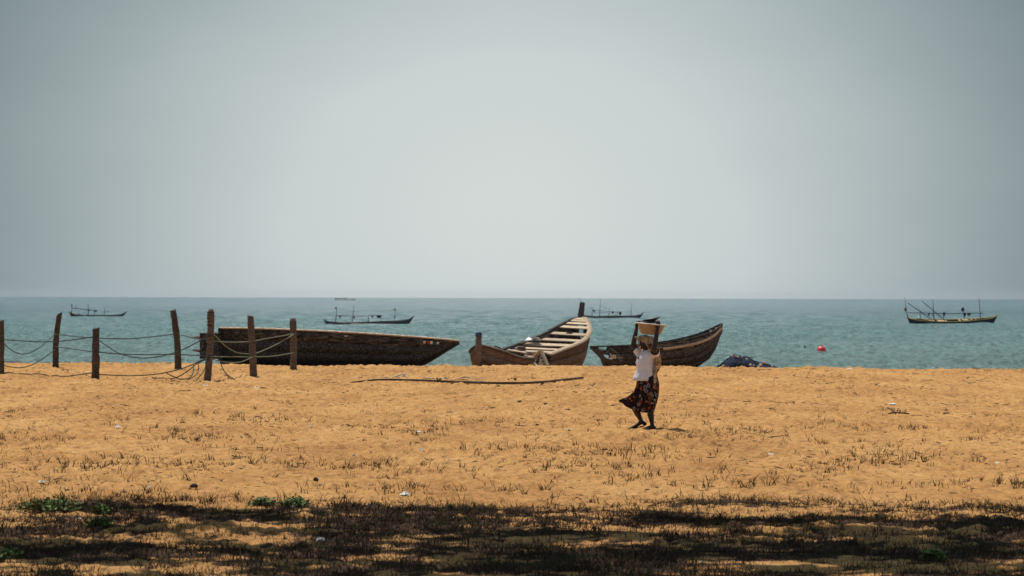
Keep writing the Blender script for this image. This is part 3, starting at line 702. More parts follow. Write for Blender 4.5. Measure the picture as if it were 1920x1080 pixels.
# buoy and floating stick
dz = lambda Y: sea_z(Y) + float(waves(np.array([0.]), np.array([float(Y)]))[0]) * 0
def YofSea(py, px):
    for Y in np.arange(120, 3000, 1.0):
        d = U(px, py, Y)
        if d.z <= sea_z(Y): return Y
    return 3000
Y = YofSea(662.5, 1540); c = U(1540, 659.5, Y); r_ = 9.5 / ppm(Y)
t = empty('buoy', c, 'round bright red buoy floating on the sea right of the net heap', 'buoy')
MB().ell((0, 0, .0), (r_, r_, r_ * 1.12), nu=24, nv=14).build('float_ball', M['buoy'], t)
MB().tube(smooth_path([(0, 0, r_ * 1.05), (-.06, 0, r_ * 1.2), (.06, 0, r_ * 1.22), (0.02, 0, r_ * 1.05)], 4), .025, 6).build('lifting_eye', M['red'], t)
Y = YofSea(657, 1512); c = U(1512, 658, Y); mb = MB(); mb.tube([(.12, 0, -.15), (0, 0, .1), (-.14, 0, .33), (-.2, 0, .5)], [.09, .08, .05, .02], 6)
o_ = mb.build('floating_stick', M['spar']); o_.location = c; tag(o_, 'dark stick poking out of the sea left of the red buoy', 'stick')

# ------------------------------------------------------------------ posts
POST = {}
def post(key, base, top, wb, wt, label, kink=0, notch=0, rings_=False, knob=False):
    g = G(*base); Y = g.y; tp = U(top[0], top[1], Y); pm = ppm(Y)
    t = empty('fence_post', g, label, 'post', 'wooden posts of the rope fence')
    h_ = tp - g; rb_, rt_ = wb / pm / 2, wt / pm / 2; pts = []; rad = []
    nn = 13
    for i in range(-2, nn):
        f = max(i, -2) / (nn - 1); q_ = h_ * f; q_ = Vector((q_.x + kink / pm * math.sin(math.pi * min(max(f, 0), 1)), q_.y, q_.z))
        if i < 0: q_ = h_.normalized() * (i * .15)
        pts.append(q_); rad.append(rb_ * (1.06 if i < 1 else 1) * (1 - f) + rt_ * f + random.uniform(-1, 1) * rb_ * .07)
    if knob:
        rad[-1] *= .8; rad[-2] *= 1.14; rad[-3] *= 1.12; rad[-4] *= .96
    mb = MB(); mb.tube(pts, rad, 14, jit=.08)
    # slanted, split top
    sl = notch / pm; vs = [Vector(v_) for v_ in mb.v]
    for k in range(14):
        i = len(vs) - 14 + k; dx = (vs[i].x - pts[-1].x) / max(rt_, .01); vs[i].z += dx * sl + random.uniform(-.012, .012)
    mb.v = [tuple(v_) for v_ in vs]; mb.build('shaft', M['post_tan' if key in 'EFG' else 'post'], t)
    if rings_:
        for k in range(5):
            z = .78 + k * .045; c = h_ * z; mb = MB()
            MBr = [c + Vector((math.cos(a) * rt_ * 1.12, math.sin(a) * rt_ * 1.12, random.uniform(-.01, .01))) for a in np.linspace(0, 2 * math.pi, 13)]
            mb.tube(MBr, .011, 5); mb.build('wire_ring', M['spar'], t)
    POST[key] = Y; return t
post('A', (2.5, 700), (3, 601), 11, 10, 'cracked post cut by the left edge of the picture', 0, 1.0)
post('B', (104.5, 689), (111.5, 588), 12, 10, 'crooked post with a slanted split top, second from the left edge', -2.5, 3.5)
post('C', (179, 711), (180, 616), 15, 13, 'short stout post standing third from the left edge', 0, 1.8)
post('D', (334, 693), (324.5, 581.5), 13, 11, 'tall post leaning left, standing alone left of the long boat', 2.5, .9)
post('E', (389, 714), (395.5, 580), 13, 12, 'tallest post with wire-ringed top, in front of the long boat stern', 2, 0, True, True)
post('F', (475.5, 706), (469.5, 592), 14.5, 11.5, 'tan post leaning left in front of the long boat, mid-way along', 0.5, -1.5)
post('G', (550, 693), (549, 597), 13, 12, 'knob-headed post at the right end of the rope fence', 1.0, 0, False, True)
def rope(label, pts, ya, yb, light=False, r_=.0145, name='fence_rope'):
    x0, x1 = pts[0][0], pts[-1][0]; tot = sum(math.hypot(pts[i + 1][0] - pts[i][0], pts[i + 1][1] - pts[i][1]) for i in range(len(pts) - 1)); acc = 0; W = []
    for i, (a, b) in enumerate(pts):
        if i: acc += math.hypot(a - pts[i - 1][0], b - pts[i - 1][1])
        W.append(U(a, b, ya + (yb - ya) * acc / tot - .16))
    sp = smooth_path(W, 6)
    for q_ in sp:
        g_ = gz(q_.x, q_.y) + r_ * .6 + .025
        if q_.z < g_: q_.z = g_
    o0 = sp[0].copy(); o_ = MB().tube([q_ - o0 for q_ in sp], r_, 6).build(name, M['rope_light'] if light else M['rope']); o_.location = o0
    return tag(o_, label, 'rope', 'ropes of the post fence')
A, B_, C_, D_, E_, F_, G_ = (POST[k] for k in 'ABCDEFG')
rope('nearly level rope from the left edge post to the short stout post', [(2, 636), (8, 637), (80, 641), (130, 638), (180, 631)], A, C_)
rope('rope sagging deeply in a curve between the two leftmost posts', [(3, 643), (8, 645), (22, 657), (42, 664), (66, 657), (88, 640), (104, 626)], A, B_)
rope('short rope from high on the crooked post to the short stout post', [(104, 627), (125, 629), (150, 632), (180, 633)], B_, C_)
rope('low slack rope between the two leftmost posts, close to the sand', [(2, 682), (15, 687), (42, 689), (70, 679), (104, 655)], A, B_)
rope('mid-height rope from the crooked post to the short stout post', [(104, 650), (140, 655), (180, 660)], B_, C_)
rope('lowest rope lying near the sand from the left edge post to the short post', [(0, 699), (40, 703), (80, 706.5), (120, 706), (180, 698)], A, C_)
rope('upper rope from the short stout post to the lone leaning post', [(180, 634), (215, 635), (245, 635), (290, 631), (330, 626)], C_, D_)
rope('long sagging rope from the short stout post to the tallest post', [(184, 637), (200, 648), (225, 663), (260, 671), (295, 669), (328, 661), (360, 647), (394, 627)], C_, E_)
rope('mid-height rope running from the short stout post behind the tallest post', [(182, 660), (220, 663.5), (270, 665), (332, 664.5), (390, 668)], C_, D_ * .5 + E_ * .5)
rope('low rope from the short stout post rising to the knot on the tallest post', [(184, 702), (240, 704.5), (285, 702.5), (318, 697), (350, 688), (375, 677), (394, 669)], C_, E_)
rope('short upper rope from the lone leaning post to the tallest post', [(332, 626), (350, 631), (372, 636), (388, 635), (398, 630)], D_, E_)
rope('upper pale rope from the tallest post past the tan post to the end post', [(396, 639), (430, 641.5), (466, 640.5), (500, 635), (550, 626)], E_, G_, True)
rope('pale rope looping low behind the tan post and up to the end post', [(398, 625), (408, 634), (424, 650), (445, 661), (468, 663.5), (484, 661), (520, 645), (552, 626)], E_, G_, True)
rope('straight pale rope at mid height from the tallest post to the end post', [(394, 668.5), (440, 669), (480, 669), (515, 667.5), (552, 661)], E_, G_, True)
rope('lower pale rope dipping between the tallest post and the tan post', [(394, 672), (412, 677), (430, 679.5), (450, 679), (464, 674), (480, 666)], E_, F_, True)
rope('loose rope end hanging from the tallest post down to the sand', [(398, 626), (405, 640), (409, 660), (416, 687), (427, 704), (441, 712)], E_, E_ - 1, False, .013, 'loose_rope')
rope('left loop of slack rope curling on the sand by the tallest post', [(394, 671), (372, 680), (350, 697), (330, 708), (310, 711), (285, 711)], E_, C_, False, .014, 'loose_rope')
rope('middle loop of slack rope hanging beside the tallest post', [(363, 684), (362, 698), (356, 708), (340, 711), (325, 706), (313, 700)], E_, E_ - 2, False, .014, 'loose_rope')
rope('inner loop of slack rope hanging beside the tallest post', [(372, 680), (371, 698), (362, 707), (352, 712)], E_, E_ - 1.5, False, .013, 'loose_rope')
rope('rope loop hanging closest against the left side of the tallest post', [(386, 672), (385, 688), (379, 700), (368, 713)], E_, E_ - 1, False, .013, 'loose_rope')

# ------------------------------------------------------------------ pole and litter on the sand
pp = [G(x_, y_) for x_, y_ in ((658, 720), (700, 717), (745, 716.5), (800, 718), (823, 719), (880, 721.5), (940, 723), (1000, 722), (1050, 717.5), (1093, 712.5))]
pp = [Vector((q_.x, q_.y, float(ground(q_.x, q_.y, False)) + .065)) for q_ in pp]; pp[0].z -= .03
pl = empty('wooden_pole', pp[4], 'long thin bent wooden pole lying across the sand, a rope knot on it', 'pole')
sp = smooth_path([q_ - pp[4] for q_ in pp], 4); MB().tube(sp, [.018 + .014 * min(1, i / 14) + random.uniform(-.004, .004) for i in range(len(sp))], 8).build('shaft', M['pole'], pl)
mb = MB()
for k in range(4):
    c = Vector((-.05 + k * .03, 0, .0)); mb.tube([c + Vector((random.uniform(-.02, .02), math.cos(a) * .07, math.sin(a) * .07)) for a in np.linspace(0, 6.28, 11)], .014, 5)
mb.build('rope_knot', M['stick'], pl)
def crumple(px, py, wpx, hpx, label, mat='plastic', name='plastic_scrap', cat='litter', group='plastic litter on the sand'):
    g = G(px, py); s_ = ppm(g.y); a, b = wpx / s_ / 2, hpx / s_; mb = MB(); rows_ = []
    for j in range(6):
        rows_.append([Vector(((i / 5 - .5) * 2 * a + random.uniform(-.15, .15) * a, (j / 5 - .5) * 2 * a + random.uniform(-.15, .15) * a, max(0, b * random.uniform(.1, 1.1) * (1 - ((i - 2.5) / 3.4) ** 2) * (1 - ((j - 2.5) / 3.4) ** 2)))) for i in range(6)])
    o_ = mb.grid(rows_).build(name, M[mat], smooth=False); o_.location = g + Vector((0, 0, .008)); o_.rotation_euler.z = random.uniform(0, 3); return tag(o_, label, cat, group)
for a in ((80, 907, 12, 7, 'white plastic scrap lying alone near the left edge of the sand'),
          (140, 906, 22, 4, 'thin flat white plastic strip right of the lone left scrap'),
          (160, 906, 13, 8, 'crumpled white plastic at the end of the flat white strip'),
          (281, 916, 8, 7, 'small pale scrap standing just left of the round brown stone'),
          (221, 803, 10, 6, 'pale blue-white scrap among the tufts on the upper left sand'),
          (584, 802, 7, 5, 'tiny white scrap on bare sand below the end post'),
          (386, 724, 9, 3, 'flat pale scrap in front of the tallest post'),
          (481, 728, 9, 4, 'small white scrap in front of the tan post'),
          (788, 848, 9, 7, 'white scrap standing up from the sand below the wooden pole'),
          (784, 811, 9, 3, 'flat pale scrap between the pole and the standing white scrap'),
          (760, 926, 19, 8, 'crumpled white bag in the lower middle, above the shade'),
          (1067, 807, 9, 4, 'white scrap left of the walking woman at her feet level'),
          (1444, 852, 12, 4, 'pale flat scrap right of and below the walking woman'),
          (1594, 693, 10, 3, 'pale scrap on the beach crest below the red buoy'),
          (1673, 759, 14, 3, 'flat pale scrap just above the forked driftwood'),
          (1872, 867, 14, 3, 'flat white strip near the right edge of the sand'),
          (148, 972, 8, 5, 'small pale scrap in the shade beside the left green plants'),
          (601, 1017, 15, 10, 'pale ragged scrap among shaded grass at the bottom left'),
          (1315, 1057, 7, 7, 'small round white scrap in the shaded grass at the bottom')):
    crumple(*a)
for a in ((665, 860, 9, 5, 'small blue plastic scrap on the sand at mid left'), (836, 711, 8, 4, 'bright blue scrap behind the middle of the wooden pole')):
    crumple(*a, mat='bluescrap')
def stone(px, py, wpx, hpx, label, mat='stone', name='beach_stone', cat='stone', group='small stones on the sand'):
    g = G(px, py); s_ = ppm(g.y); mb = MB(); mb.ell((0, 0, hpx / s_ * .3), (wpx / s_ / 2, wpx / s_ / 2.2, hpx / s_ * .7), nu=10, nv=7)
    mb.v = [tuple(c * (1 + random.uniform(-.1, .1)) for c in v_) for v_ in mb.v]; o_ = mb.build(name, M[mat]); o_.location = g; return tag(o_, label, cat, group)
stone(364, 914, 14, 8, 'round brown stone or husk left of the two bright green plants')
stone(592, 903, 10, 7, 'small dark angular stone right of the round brown stone')
stone(1007, 797, 7, 5, 'small dark stone at the end of the thin dark stick')
stone(975, 754, 11, 4, 'flat dark stone below the middle of the wooden pole')
stone(1023, 758, 9, 3, 'small flat dark stone right below the pole, near its right end')
stone(1348, 786, 8, 4, 'small dark stone right of the walking woman')
stone(1151, 760, 12, 5, 'dark flat stone just left of the blowing skirt')
def driftwood(label, polys, r_=.02, mat='stick', name='driftwood', cat='driftwood', group='driftwood bits on the sand'):
    g0 = G(*polys[0][0]); mb = MB()
    for pl_ in polys:
        pts = []
        for q_ in pl_:
            w_ = G(q_[0], q_[1]); w_.z += r_ + (q_[2] if len(q_) > 2 else 0); pts.append(w_ - g0)
        mb.tube(smooth_path(pts, 3), r_, 5, jit=.2)
    o_ = mb.build(name, M[mat]); o_.location = g0; return tag(o_, label, cat, group)
driftwood('dark forked piece of driftwood on the sand towards the right edge', [[(1704, 777), (1690, 776), (1676, 775), (1666, 775)], [(1680, 775.5), (1672, 774, .04), (1664, 773, .09)], [(1686, 776), (1688, 775, .06)]], .014)
driftwood('short dark stick right of the forked driftwood', [[(1768, 777), (1776, 776.5, .01), (1788, 778)]], .012)
driftwood('thin dark stick lying left of the small dark stone', [[(966, 798), (980, 800), (1001, 800)]], .012)
driftwood('thin grey stick near the sagging low rope right of the fence', [[(603, 713), (622, 712.5)]], .012)
driftwood('dark bit of wood behind the right half of the pole', [[(953, 713), (960, 712), (967, 713.5)]], .03)
for lb, pt in (('leftmost strand of blue-green rope lying behind the pole', [[(697, 708.5), (712, 707.5), (727, 708.5)]]),
               ('twisted blue-green rope scrap behind the pole, left of its knot', [[(736, 709), (748, 706, .03), (756, 706, .05), (763, 709)], [(744, 708), (758, 707, .02), (758, 705, .06)]]),
               ('long blue-green rope strand behind the pole, right of its knot', [[(794, 710.5), (815, 709.5), (838, 711)]]),
               ('rightmost dark green rope strand behind the pole', [[(864, 710.5), (877, 709, .03), (888, 711), (908, 712)]])):
    driftwood(lb, pt, .013, 'bluescrap', 'rope_scrap', 'rope', 'rope scraps behind the pole')

# ------------------------------------------------------------------ moored canoes
def canoe(label, ox, oy, sc, Yd, yw, sheer, bl, br, masts, spars=(), hang=(), flags=(), thw=(), hull='hullfar', rim='yellow', beam=2.0, roll=9, rimx=None, side_mark=None, extra=None):
    Z = lambda x_, y_: (ox + x_ / sc, oy + y_ / sc)
    xs = [s_[0] for s_ in sheer]; cxz = (xs[0] + xs[-1]) / 2
    pc = Z(cxz, yw); o = U(pc[0], pc[1], Yd); o.z = sea_z(Yd) + .0
    t = empty('moored_canoe', o, label, 'boat', 'fishing canoes moored offshore')
    def P(x_, y_, dyy=0):
        q_ = U(*Z(x_, y_), Yd) - o; q_.y = dyy; return q_
    st = []
    for i, (sx_, sy_) in enumerate(sheer):
        f = (sx_ - xs[0]) / (xs[-1] - xs[0]); hb = beam / 2 * (max(0, 1 - abs(2 * f - 1) ** 2.6)) + .03
        kx = bl[0] + (br[0] - bl[0]) * f; k = P(kx, yw + 3); k.z = -.35
        tip = abs(2 * f - 1)
        if tip > .97: k = P(sx_ + (kx - sx_) * .25, sy_ + 8)
        a = P(sx_, sy_); rr_ = math.tan(R(roll)) * hb
        st.append((a + Vector((0, hb, rr_ * 2)), a + Vector((0, -hb, 0)), k))
    n = 6; rs = resample(st, 41); rows = [section(a, b, c, n, .5, 1.2) for a, b, c in rs]
    mb = MB(); mb.grid(rows); mb.build('hull', M[hull], t, solid=.06)
    for s_ in (0, 2 * n):
        rl = MB(); rl.tube([r_[s_] + Vector((0, 0, .03)) for r_ in rows], .05, 5); rl.build('gunwale', M[rim], t)
    for (x0, x1) in thw:
        i = int(np.clip(((x0 + x1) / 2 - xs[0]) / (xs[-1] - xs[0]) * 40, 1, 39)); wd = (x1 - x0) / sc / ppm(Yd)
        a = rows[i][0].lerp(rows[i][2 * n], .03) + Vector((0, 0, -.12)); b = rows[i][2 * n].lerp(rows[i][0], .1) + Vector((0, 0, .0))
        m_ = MB(); xx = P((x0 + x1) / 2, 0).x; a.x = b.x = xx; m_.box((a + b) / 2, (wd, 1, .05), None)
        vs = []
        for v_ in m_.v:
            fy = v_[1] - (a.y + b.y) / 2; q_ = a.lerp(b, .5 - fy) ; vs.append((v_[0], q_.y, q_.z + (v_[2] - (a.z + b.z) / 2)))
        m_.v = vs; m_.build('thwart', M['thwartfar'], t, smooth=False)
    for (x0, y0, x1, y1, *r0) in masts:
        r0 = r0[0] if r0 else .055
        a = P(x0, y0 + 12); b = P(x1, y1); a.z -= .3; MB().tube([a, a.lerp(b, .5) + Vector((random.uniform(-.05, .05), 0, 0)), b], [r0, r0 * .85, r0 * .45], 6).build('mast', M['spar'], t)
    for pts, r0 in spars:
        MB().tube(smooth_path([P(x_, y_, -.12 - .05 * i) for i, (x_, y_) in enumerate(pts)], 4), r0, 6).build('spar', M['spar'], t)
    for (x_, y_, w_, h_, mt) in hang:
        m_ = MB(); rr_ = []
        for j in range(5):
            f = j / 4; rr_.append([P(x_ - w_ / 2 * (1 - .45 * f) + w_ * (1 - .45 * f) * i / 5 + random.uniform(-2, 2), y_ + h_ * f + random.uniform(-2, 2), -.15 + .12 * math.sin(i * 2.1 + j)) for i in range(6)])
        m_.grid(rr_); m_.build('hanging_cloth', M[mt], t, solid=.05)
    for (x_, y_, w_, h_, mt) in flags:
        m_ = MB(); m_.grid([[P(x_ - w_ / 2 + w_ * i / 4, y_ - h_ / 2 + h_ * j / 3 + 3 * math.sin(i), .1 * math.sin(i * 1.8 + j * .5)) for i in range(5)] for j in range(4)])
        m_.build('flag', M[mt], t, solid=.02)
    if extra:
        for (x_, y_, w_, h_, mt, nm) in extra:
            c = P(x_, y_, -.2); q_ = sc * ppm(Yd); MB().ell(c, (w_ / q_ / 2, .3, h_ / q_ / 2), nu=10, nv=6).build(nm, M[mt], t)
    return t
def Yat(px, py): return YofSea(py, px)
canoe('dark canoe with yellow rim and tall leaning masts moored at the far right', 1680, 545, 9.143, 378, 570,
      [(183, 432), (215, 470), (330, 502), (500, 520), (850, 532), (1100, 528), (1300, 515), (1450, 500), (1600, 480), (1700, 446), (1750, 400)], (275, 570), (1635, 570),
      [(205, 450, 150, 105, .05), (408, 500, 415, 350), (658, 520, 635, 138, .065), (838, 520, 806, 360), (1177, 510, 1165, 285), (1450, 490, 1424, 118, .06), (1612, 470, 1612, 425, .05)],
      [([(625, 505), (410, 355), (195, 210)], .055), ([(835, 510), (650, 355), (445, 183)], .055), ([(205, 378), (500, 380), (850, 396), (1150, 385), (1490, 390)], .05)],
      [(562, 385, 26, 48, 'blackcloth'), (636, 385, 26, 50, 'blackcloth'), (822, 372, 32, 60, 'blackcloth'), (1175, 380, 52, 60, 'blackcloth'), (1240, 380, 40, 55, 'blackcloth'), (1272, 380, 14, 48, 'blackcloth')],
      [(164, 318, 38, 62, 'flagorange'), (1145, 322, 42, 62, 'blackcloth')],
      [(350, 440), (495, 555), (565, 620), (628, 660), (715, 790), (798, 835), (845, 870), (1075, 1105), (1145, 1240), (1280, 1310), (1355, 1385), (1428, 1452), (1503, 1527)], 'hullfar', 'yellow', 2.0, 9)
canoe('grey canoe with four masts and hanging nets moored behind the long boat', 590, 545, 9.143, 352, 588,
      [(155, 488), (185, 520), (260, 545), (400, 562), (620, 574), (900, 568), (1200, 553), (1400, 540), (1540, 522), (1640, 488), (1708, 432)], (225, 583), (1600, 583),
      [(352, 545, 380, 268), (632, 560, 672, 262), (908, 568, 918, 420, .075), (1137, 545, 1145, 415), (1370, 505, 1390, 250, .035), (1475, 510, 1452, 460, .03), (318, 545, 318, 520, .1)],
      [([(370, 425), (550, 434), (700, 440), (920, 432)], .035), ([(918, 428), (1150, 424)], .035)],
      [(436, 430, 34, 34, 'blackcloth'), (680, 436, 36, 38, 'blackcloth'), (990, 424, 34, 34, 'blackcloth'), (1102, 428, 84, 38, 'blackcloth'), (1366, 435, 22, 26, 'blackcloth')],
      [(362, 300, 34, 26, 'flagorange'), (1370, 325, 34, 34, 'yellow')], [(405, 540), (620, 740), (750, 860)], 'hullgrey', 'hullgrey', 1.9, 6)
canoe('slim dark canoe with an orange bundle at its end moored at the far left', 110, 560, 12.8, 462, 436,
      [(248, 305), (290, 350), (380, 390), (560, 408), (900, 418), (1250, 412), (1420, 402), (1530, 372), (1640, 310)], (325, 432), (1550, 432),
      [(300, 340, 325, 130, .08), (412, 215, 418, 140, .05), (706, 395, 715, 120, .08), (850, 395, 850, 275, .04), (1092, 395, 1106, 190, .06), (495, 395, 500, 250, .03)],
      [([(300, 222), (420, 230), (540, 245), (700, 268), (940, 287)], .06), ([(1100, 290), (1230, 320)], .025)],
      [(735, 262, 60, 28, 'blackcloth'), (885, 280, 92, 36, 'blackcloth'), (645, 258, 50, 14, 'blackcloth')],
      [(310, 165, 24, 50, 'blackcloth')], [(440, 520), (600, 640)], 'hullfar', 'hullgrey', 1.7, 4, extra=[(360, 352, 55, 34, 'orange', 'bundle')])
canoe('grey canoe with thin masts half hidden behind the open boat end post', 1080, 550, 13.714, 450, 672,
      [(70, 520), (130, 560), (260, 592), (500, 612), (800, 612), (1100, 608), (1400, 602), (1560, 585), (1670, 550), (1752, 488)], (130, 660), (1600, 676),
      [(400, 600, 425, 330, .07), (605, 605, 630, 150, .06), (825, 608, 862, 350, .06), (1142, 605, 1152, 485, .05), (1418, 600, 1418, 210, .045), (1600, 580, 1600, 530, .04)],
      [([(400, 435), (600, 440), (830, 462), (1150, 480), (1430, 480)], .03), ([(640, 325), (800, 410)], .03), ([(330, 340), (410, 400)], .03), ([(980, 530), (1080, 575)], .025)],
      [(462, 425, 46, 62, 'blackcloth'), (945, 466, 56, 48, 'blackcloth'), (1055, 478, 28, 28, 'blackcloth'), (1135, 475, 72, 78, 'blackcloth')],
      [], [(490, 560), (700, 760)], 'hullgrey', 'hullgrey', 1.9, 5)
canoe('tiny faint canoe far out, just under the horizon', 590, 545, 9.143, 2150, 170,
      [(338, 128), (365, 150), (450, 156), (560, 156), (650, 154), (705, 146)], (372, 170), (690, 170),
      [(365, 160, 360, 122, .35), (430, 160, 430, 130, .25), (540, 160, 545, 125, .3), (620, 160, 618, 138, .4), (660, 160, 655, 135, .4)],
      [([(345, 128), (450, 130), (560, 134)], .28)], [], [], [], 'hullgrey', 'hullgrey', 2.6, 0)

# ------------------------------------------------------------------ the walking woman
WY = 42.35; wb = G(1213, 803.5); WY = wb.y
wb.z = gz(wb.x, wb.y)
woman = empty('person', wb, 'woman in a white shirt and dark printed skirt carrying a basin on her head', 'person')
PM = ppm(WY)
def LX(px): return (px - 1213) / PM
def LZ(py): return (803.5 - py) / PM
def J(px, py, y=0): return Vector((LX(px), y, LZ(py)))
def skin_mesh(chains, sub=2):
    """closed tapered limbs with rounded joints; all of them are fused into one surface afterwards"""
    mb = MB(); k = 16 if sub > 1 else 9
    for ch in chains:
        rr_ = [r_ if hasattr(r_, '__len__') else (r_, r_) for _, r_ in ch]; ps = [Vector(p_) for p_, _ in ch]
        for i, p_ in enumerate(ps):
            ry, rx = rr_[i]; rot = Matrix((side, fdir, Vector((0, 0, 1)))).transposed()
            mb.ell(p_, (ry, rx, min(rx, ry)), rot, k, k // 2 + 1)
            if i:
                q_ = ps[i - 1]; e = rr_[i]; f = rr_[i - 1]
                if e[0] == e[1] and f[0] == f[1]:
                    mb.tube([q_, p_], [f[0], e[0]], k)
                else:
                    for t_ in np.linspace(0, 1, 8)[1:-1]:
                        ry = f[0] * (1 - t_) + e[0] * t_; rx = f[1] * (1 - t_) + e[1] * t_
                        mb.ell(q_.lerp(p_, t_), (ry, rx, min(rx, ry) * .8), rot, k, k // 2 + 1)
    return mb.v, mb.f
fdir = Vector((-.8, -.6, 0)).normalized(); side = Vector((.6, -.8, 0)).normalized()      # facing, her left
pelv = J(1215, 716, 0)
lsh = J(1227, 657, -.13); rsh = J(1200, 657, .13); neck = J(1211, 655, 0); headc = J(1208, 638, -.01)
lel = J(1224.5, 649, -.34); lha = J(1231, 611, -.255); rel = J(1188, 645, .20); rha = J(1194, 612, .15)
lhip = J(1220, 722, -.085); rhip = J(1209, 722, .085)
lkn = J(1218, 764, -.08); lan = J(1223, 795, -.06); ltoe = J(1203, 801.3, -.14); lheel = J(1228, 800.2, -.05)
rkn = J(1191, 762, .08); ran = J(1204, 788, .09); rtoe = J(1183, 799.5, .03); rheel = J(1210, 791.5, .10)
chest = J(1212, 672, 0); waist = J(1212, 697, 0)
bodyV, bodyF = skin_mesh([
    [(pelv, (.155, .125)), (waist, (.13, .11)), (chest, (.155, .12)), (neck + Vector((0, 0, -.02)), .062), (J(1210, 650, 0), .052), (headc, .075)],
    [(chest + Vector((0, 0, .04)), .09), (lsh, .066), (lsh.lerp(lel, .5), .058), (lel, .047), (lel.lerp(lha, .4), .045), (lha, .030)],
    [(chest + Vector((0, 0, .04)), .09), (rsh, .066), (rsh.lerp(rel, .5), .058), (rel, .047), (rel.lerp(rha, .4), .045), (rha, .030)],
    [(pelv, .11), (lhip, .10), (lhip.lerp(lkn, .5), .085), (lkn, .060), (lkn.lerp(lan, .35), .058), (lkn.lerp(lan, .8), .036), (lan, .036), (lan.lerp(ltoe, .5) + Vector((0, 0, -.008)), .034), (ltoe, .026)],
    [(pelv, .11), (rhip, .10), (rhip.lerp(rkn, .5), .085), (rkn, .060), (rkn.lerp(ran, .35), .058), (rkn.lerp(ran, .8), .036), (ran, .036), (ran.lerp(rtoe, .5) + Vector((0, 0, -.004)), .034), (rtoe, .024)],
    [(lan, .036), (lheel, .034)], [(ran, .036), (rheel, .034)]])
body = MB(); body.add(bodyV, bodyF)
hr = Matrix((fdir, side, Vector((0, 0, 1)))).transposed()
def HP(a, b, c): return headc + hr @ Vector((a, b, c))
body.ell(headc + Vector((0, 0, .005)), (.098, .076, .112), hr, 20, 14)
body.ell(HP(.035, 0, -.055), (.055, .048, .055), hr)                # jaw
body.ell(HP(.098, 0, -.012), (.022, .014, .024), hr)                # nose
body.ell(HP(.088, 0, -.050), (.018, .026, .010), hr); body.ell(HP(.084, 0, -.064), (.018, .023, .010), hr)   # lips
body.ell(HP(.078, 0, .022), (.02, .055, .012), hr)                  # brow
for s_ in (-1, 1): body.ell(HP(-.005, s_ * .078, -.01), (.018, .010, .030), hr)
# hands: palm and five bent fingers curled over the rim
def hand(wr, up_, out_, sd, flip):
    """up_: palm direction, out_: direction the palm faces, sd: across the knuckles"""
    pc_ = wr + up_ * .045; rot = Matrix((sd, out_, up_)).transposed(); body.ell(pc_, (.042, .019, .052), rot)
    for k, (o_, l_) in enumerate(((-.031, .82), (-.010, 1.0), (.011, .95), (.031, .75))):
        b0 = pc_ + up_ * .030 + sd * o_; b1 = pc_ + up_ * .055 + sd * o_ * 1.1
        b2 = b1 + up_ * .030 * l_ + out_ * .018 * l_; b3 = b2 + up_ * .004 + out_ * .028 * l_; b4 = b3 - up_ * .018 * l_ + out_ * .010
        V, Fs = skin_mesh([[(b0, .0105), (b1, .0105), (b2, .0095), (b3, .0088), (b4, .0075)]], 1); body.add(V, Fs)
    b0 = pc_ - up_ * .02 + sd * flip * .03; b1 = b0 + sd * flip * .028 + up_ * .018 + out_ * .006; b2 = b1 + up_ * .030 + out_ * .012 + sd * flip * .006; b3 = b2 + up_ * .022 + out_ * .012
    V, Fs = skin_mesh([[(b0, .013), (b1, .0125), (b2, .0110), (b3, .0085)]], 1); body.add(V, Fs)
hand(lha, Vector((.05, .10, 1)).normalized(), Vector((0, 1, -.1)).normalized(), Vector((1, 0, -.05)).normalized(), -1)
hand(rha, Vector((.12, -.1, 1)).normalized(), Vector((.75, -.6, -.1)).normalized(), Vector((-.6, -.78, 0)).normalized(), 1)
for an, toe, sdn in ((lan, ltoe, 1), (ran, rtoe, -1)):             # toes
    d = (toe - an); d.z = 0; d.normalize(); s2 = Vector((-d.y, d.x, 0))
    for k in range(5): body.ell(toe + d * (.022 - .006 * k) + s2 * sdn * (-.024 + .012 * k) + Vector((0, 0, -.010)), (.018 - .001 * k, .0085, .010), Matrix((d, s2, Vector((0, 0, 1)))).transposed(), 8, 6)
tmp = body.build('body', M['skin'], woman); md = tmp.modifiers.new('r', 'REMESH'); md.mode = 'VOXEL'; md.voxel_size = .0065; md.use_smooth_shade = True
sm = tmp.modifiers.new('c', 'SMOOTH'); sm.iterations = 4; sm.factor = .5
for s_ in (-1, 1):
    e_ = MB(); e_.ell(HP(.083, s_ * .033, .004), (.011, .013, .008), hr, 10, 8); e_.build('eye', M['eye'], woman)
    e_ = MB(); e_.ell(HP(.092, s_ * .033, .004), (.004, .006, .006), hr, 8, 6); e_.build('pupil', M['black'], woman)

def loft(rings_, name, mat, parent, n=40, folds=0, fk=9, solid=.006, z_hem=None):
    """rings_: (centre, rx, ry, z, yaw)"""
    rr_ = []
    for i, (c, rx, ry, z) in enumerate(rings_):
        row = []
        for k in range(n):
            a = 2 * math.pi * k / n; f = 1 + folds * (i / len(rings_)) * math.sin(fk * a + 1.3 * i) + .4 * folds * math.sin((fk + 4) * a - i)
            v_ = side * (math.cos(a) * ry * f) + fdir * (math.sin(a) * rx * f)
            row.append(Vector((c[0], c[1], z)) + v_)
        rr_.append(row)
    mb = MB(); mb.grid(rr_, True); return mb.build(name, mat, parent, solid=solid)
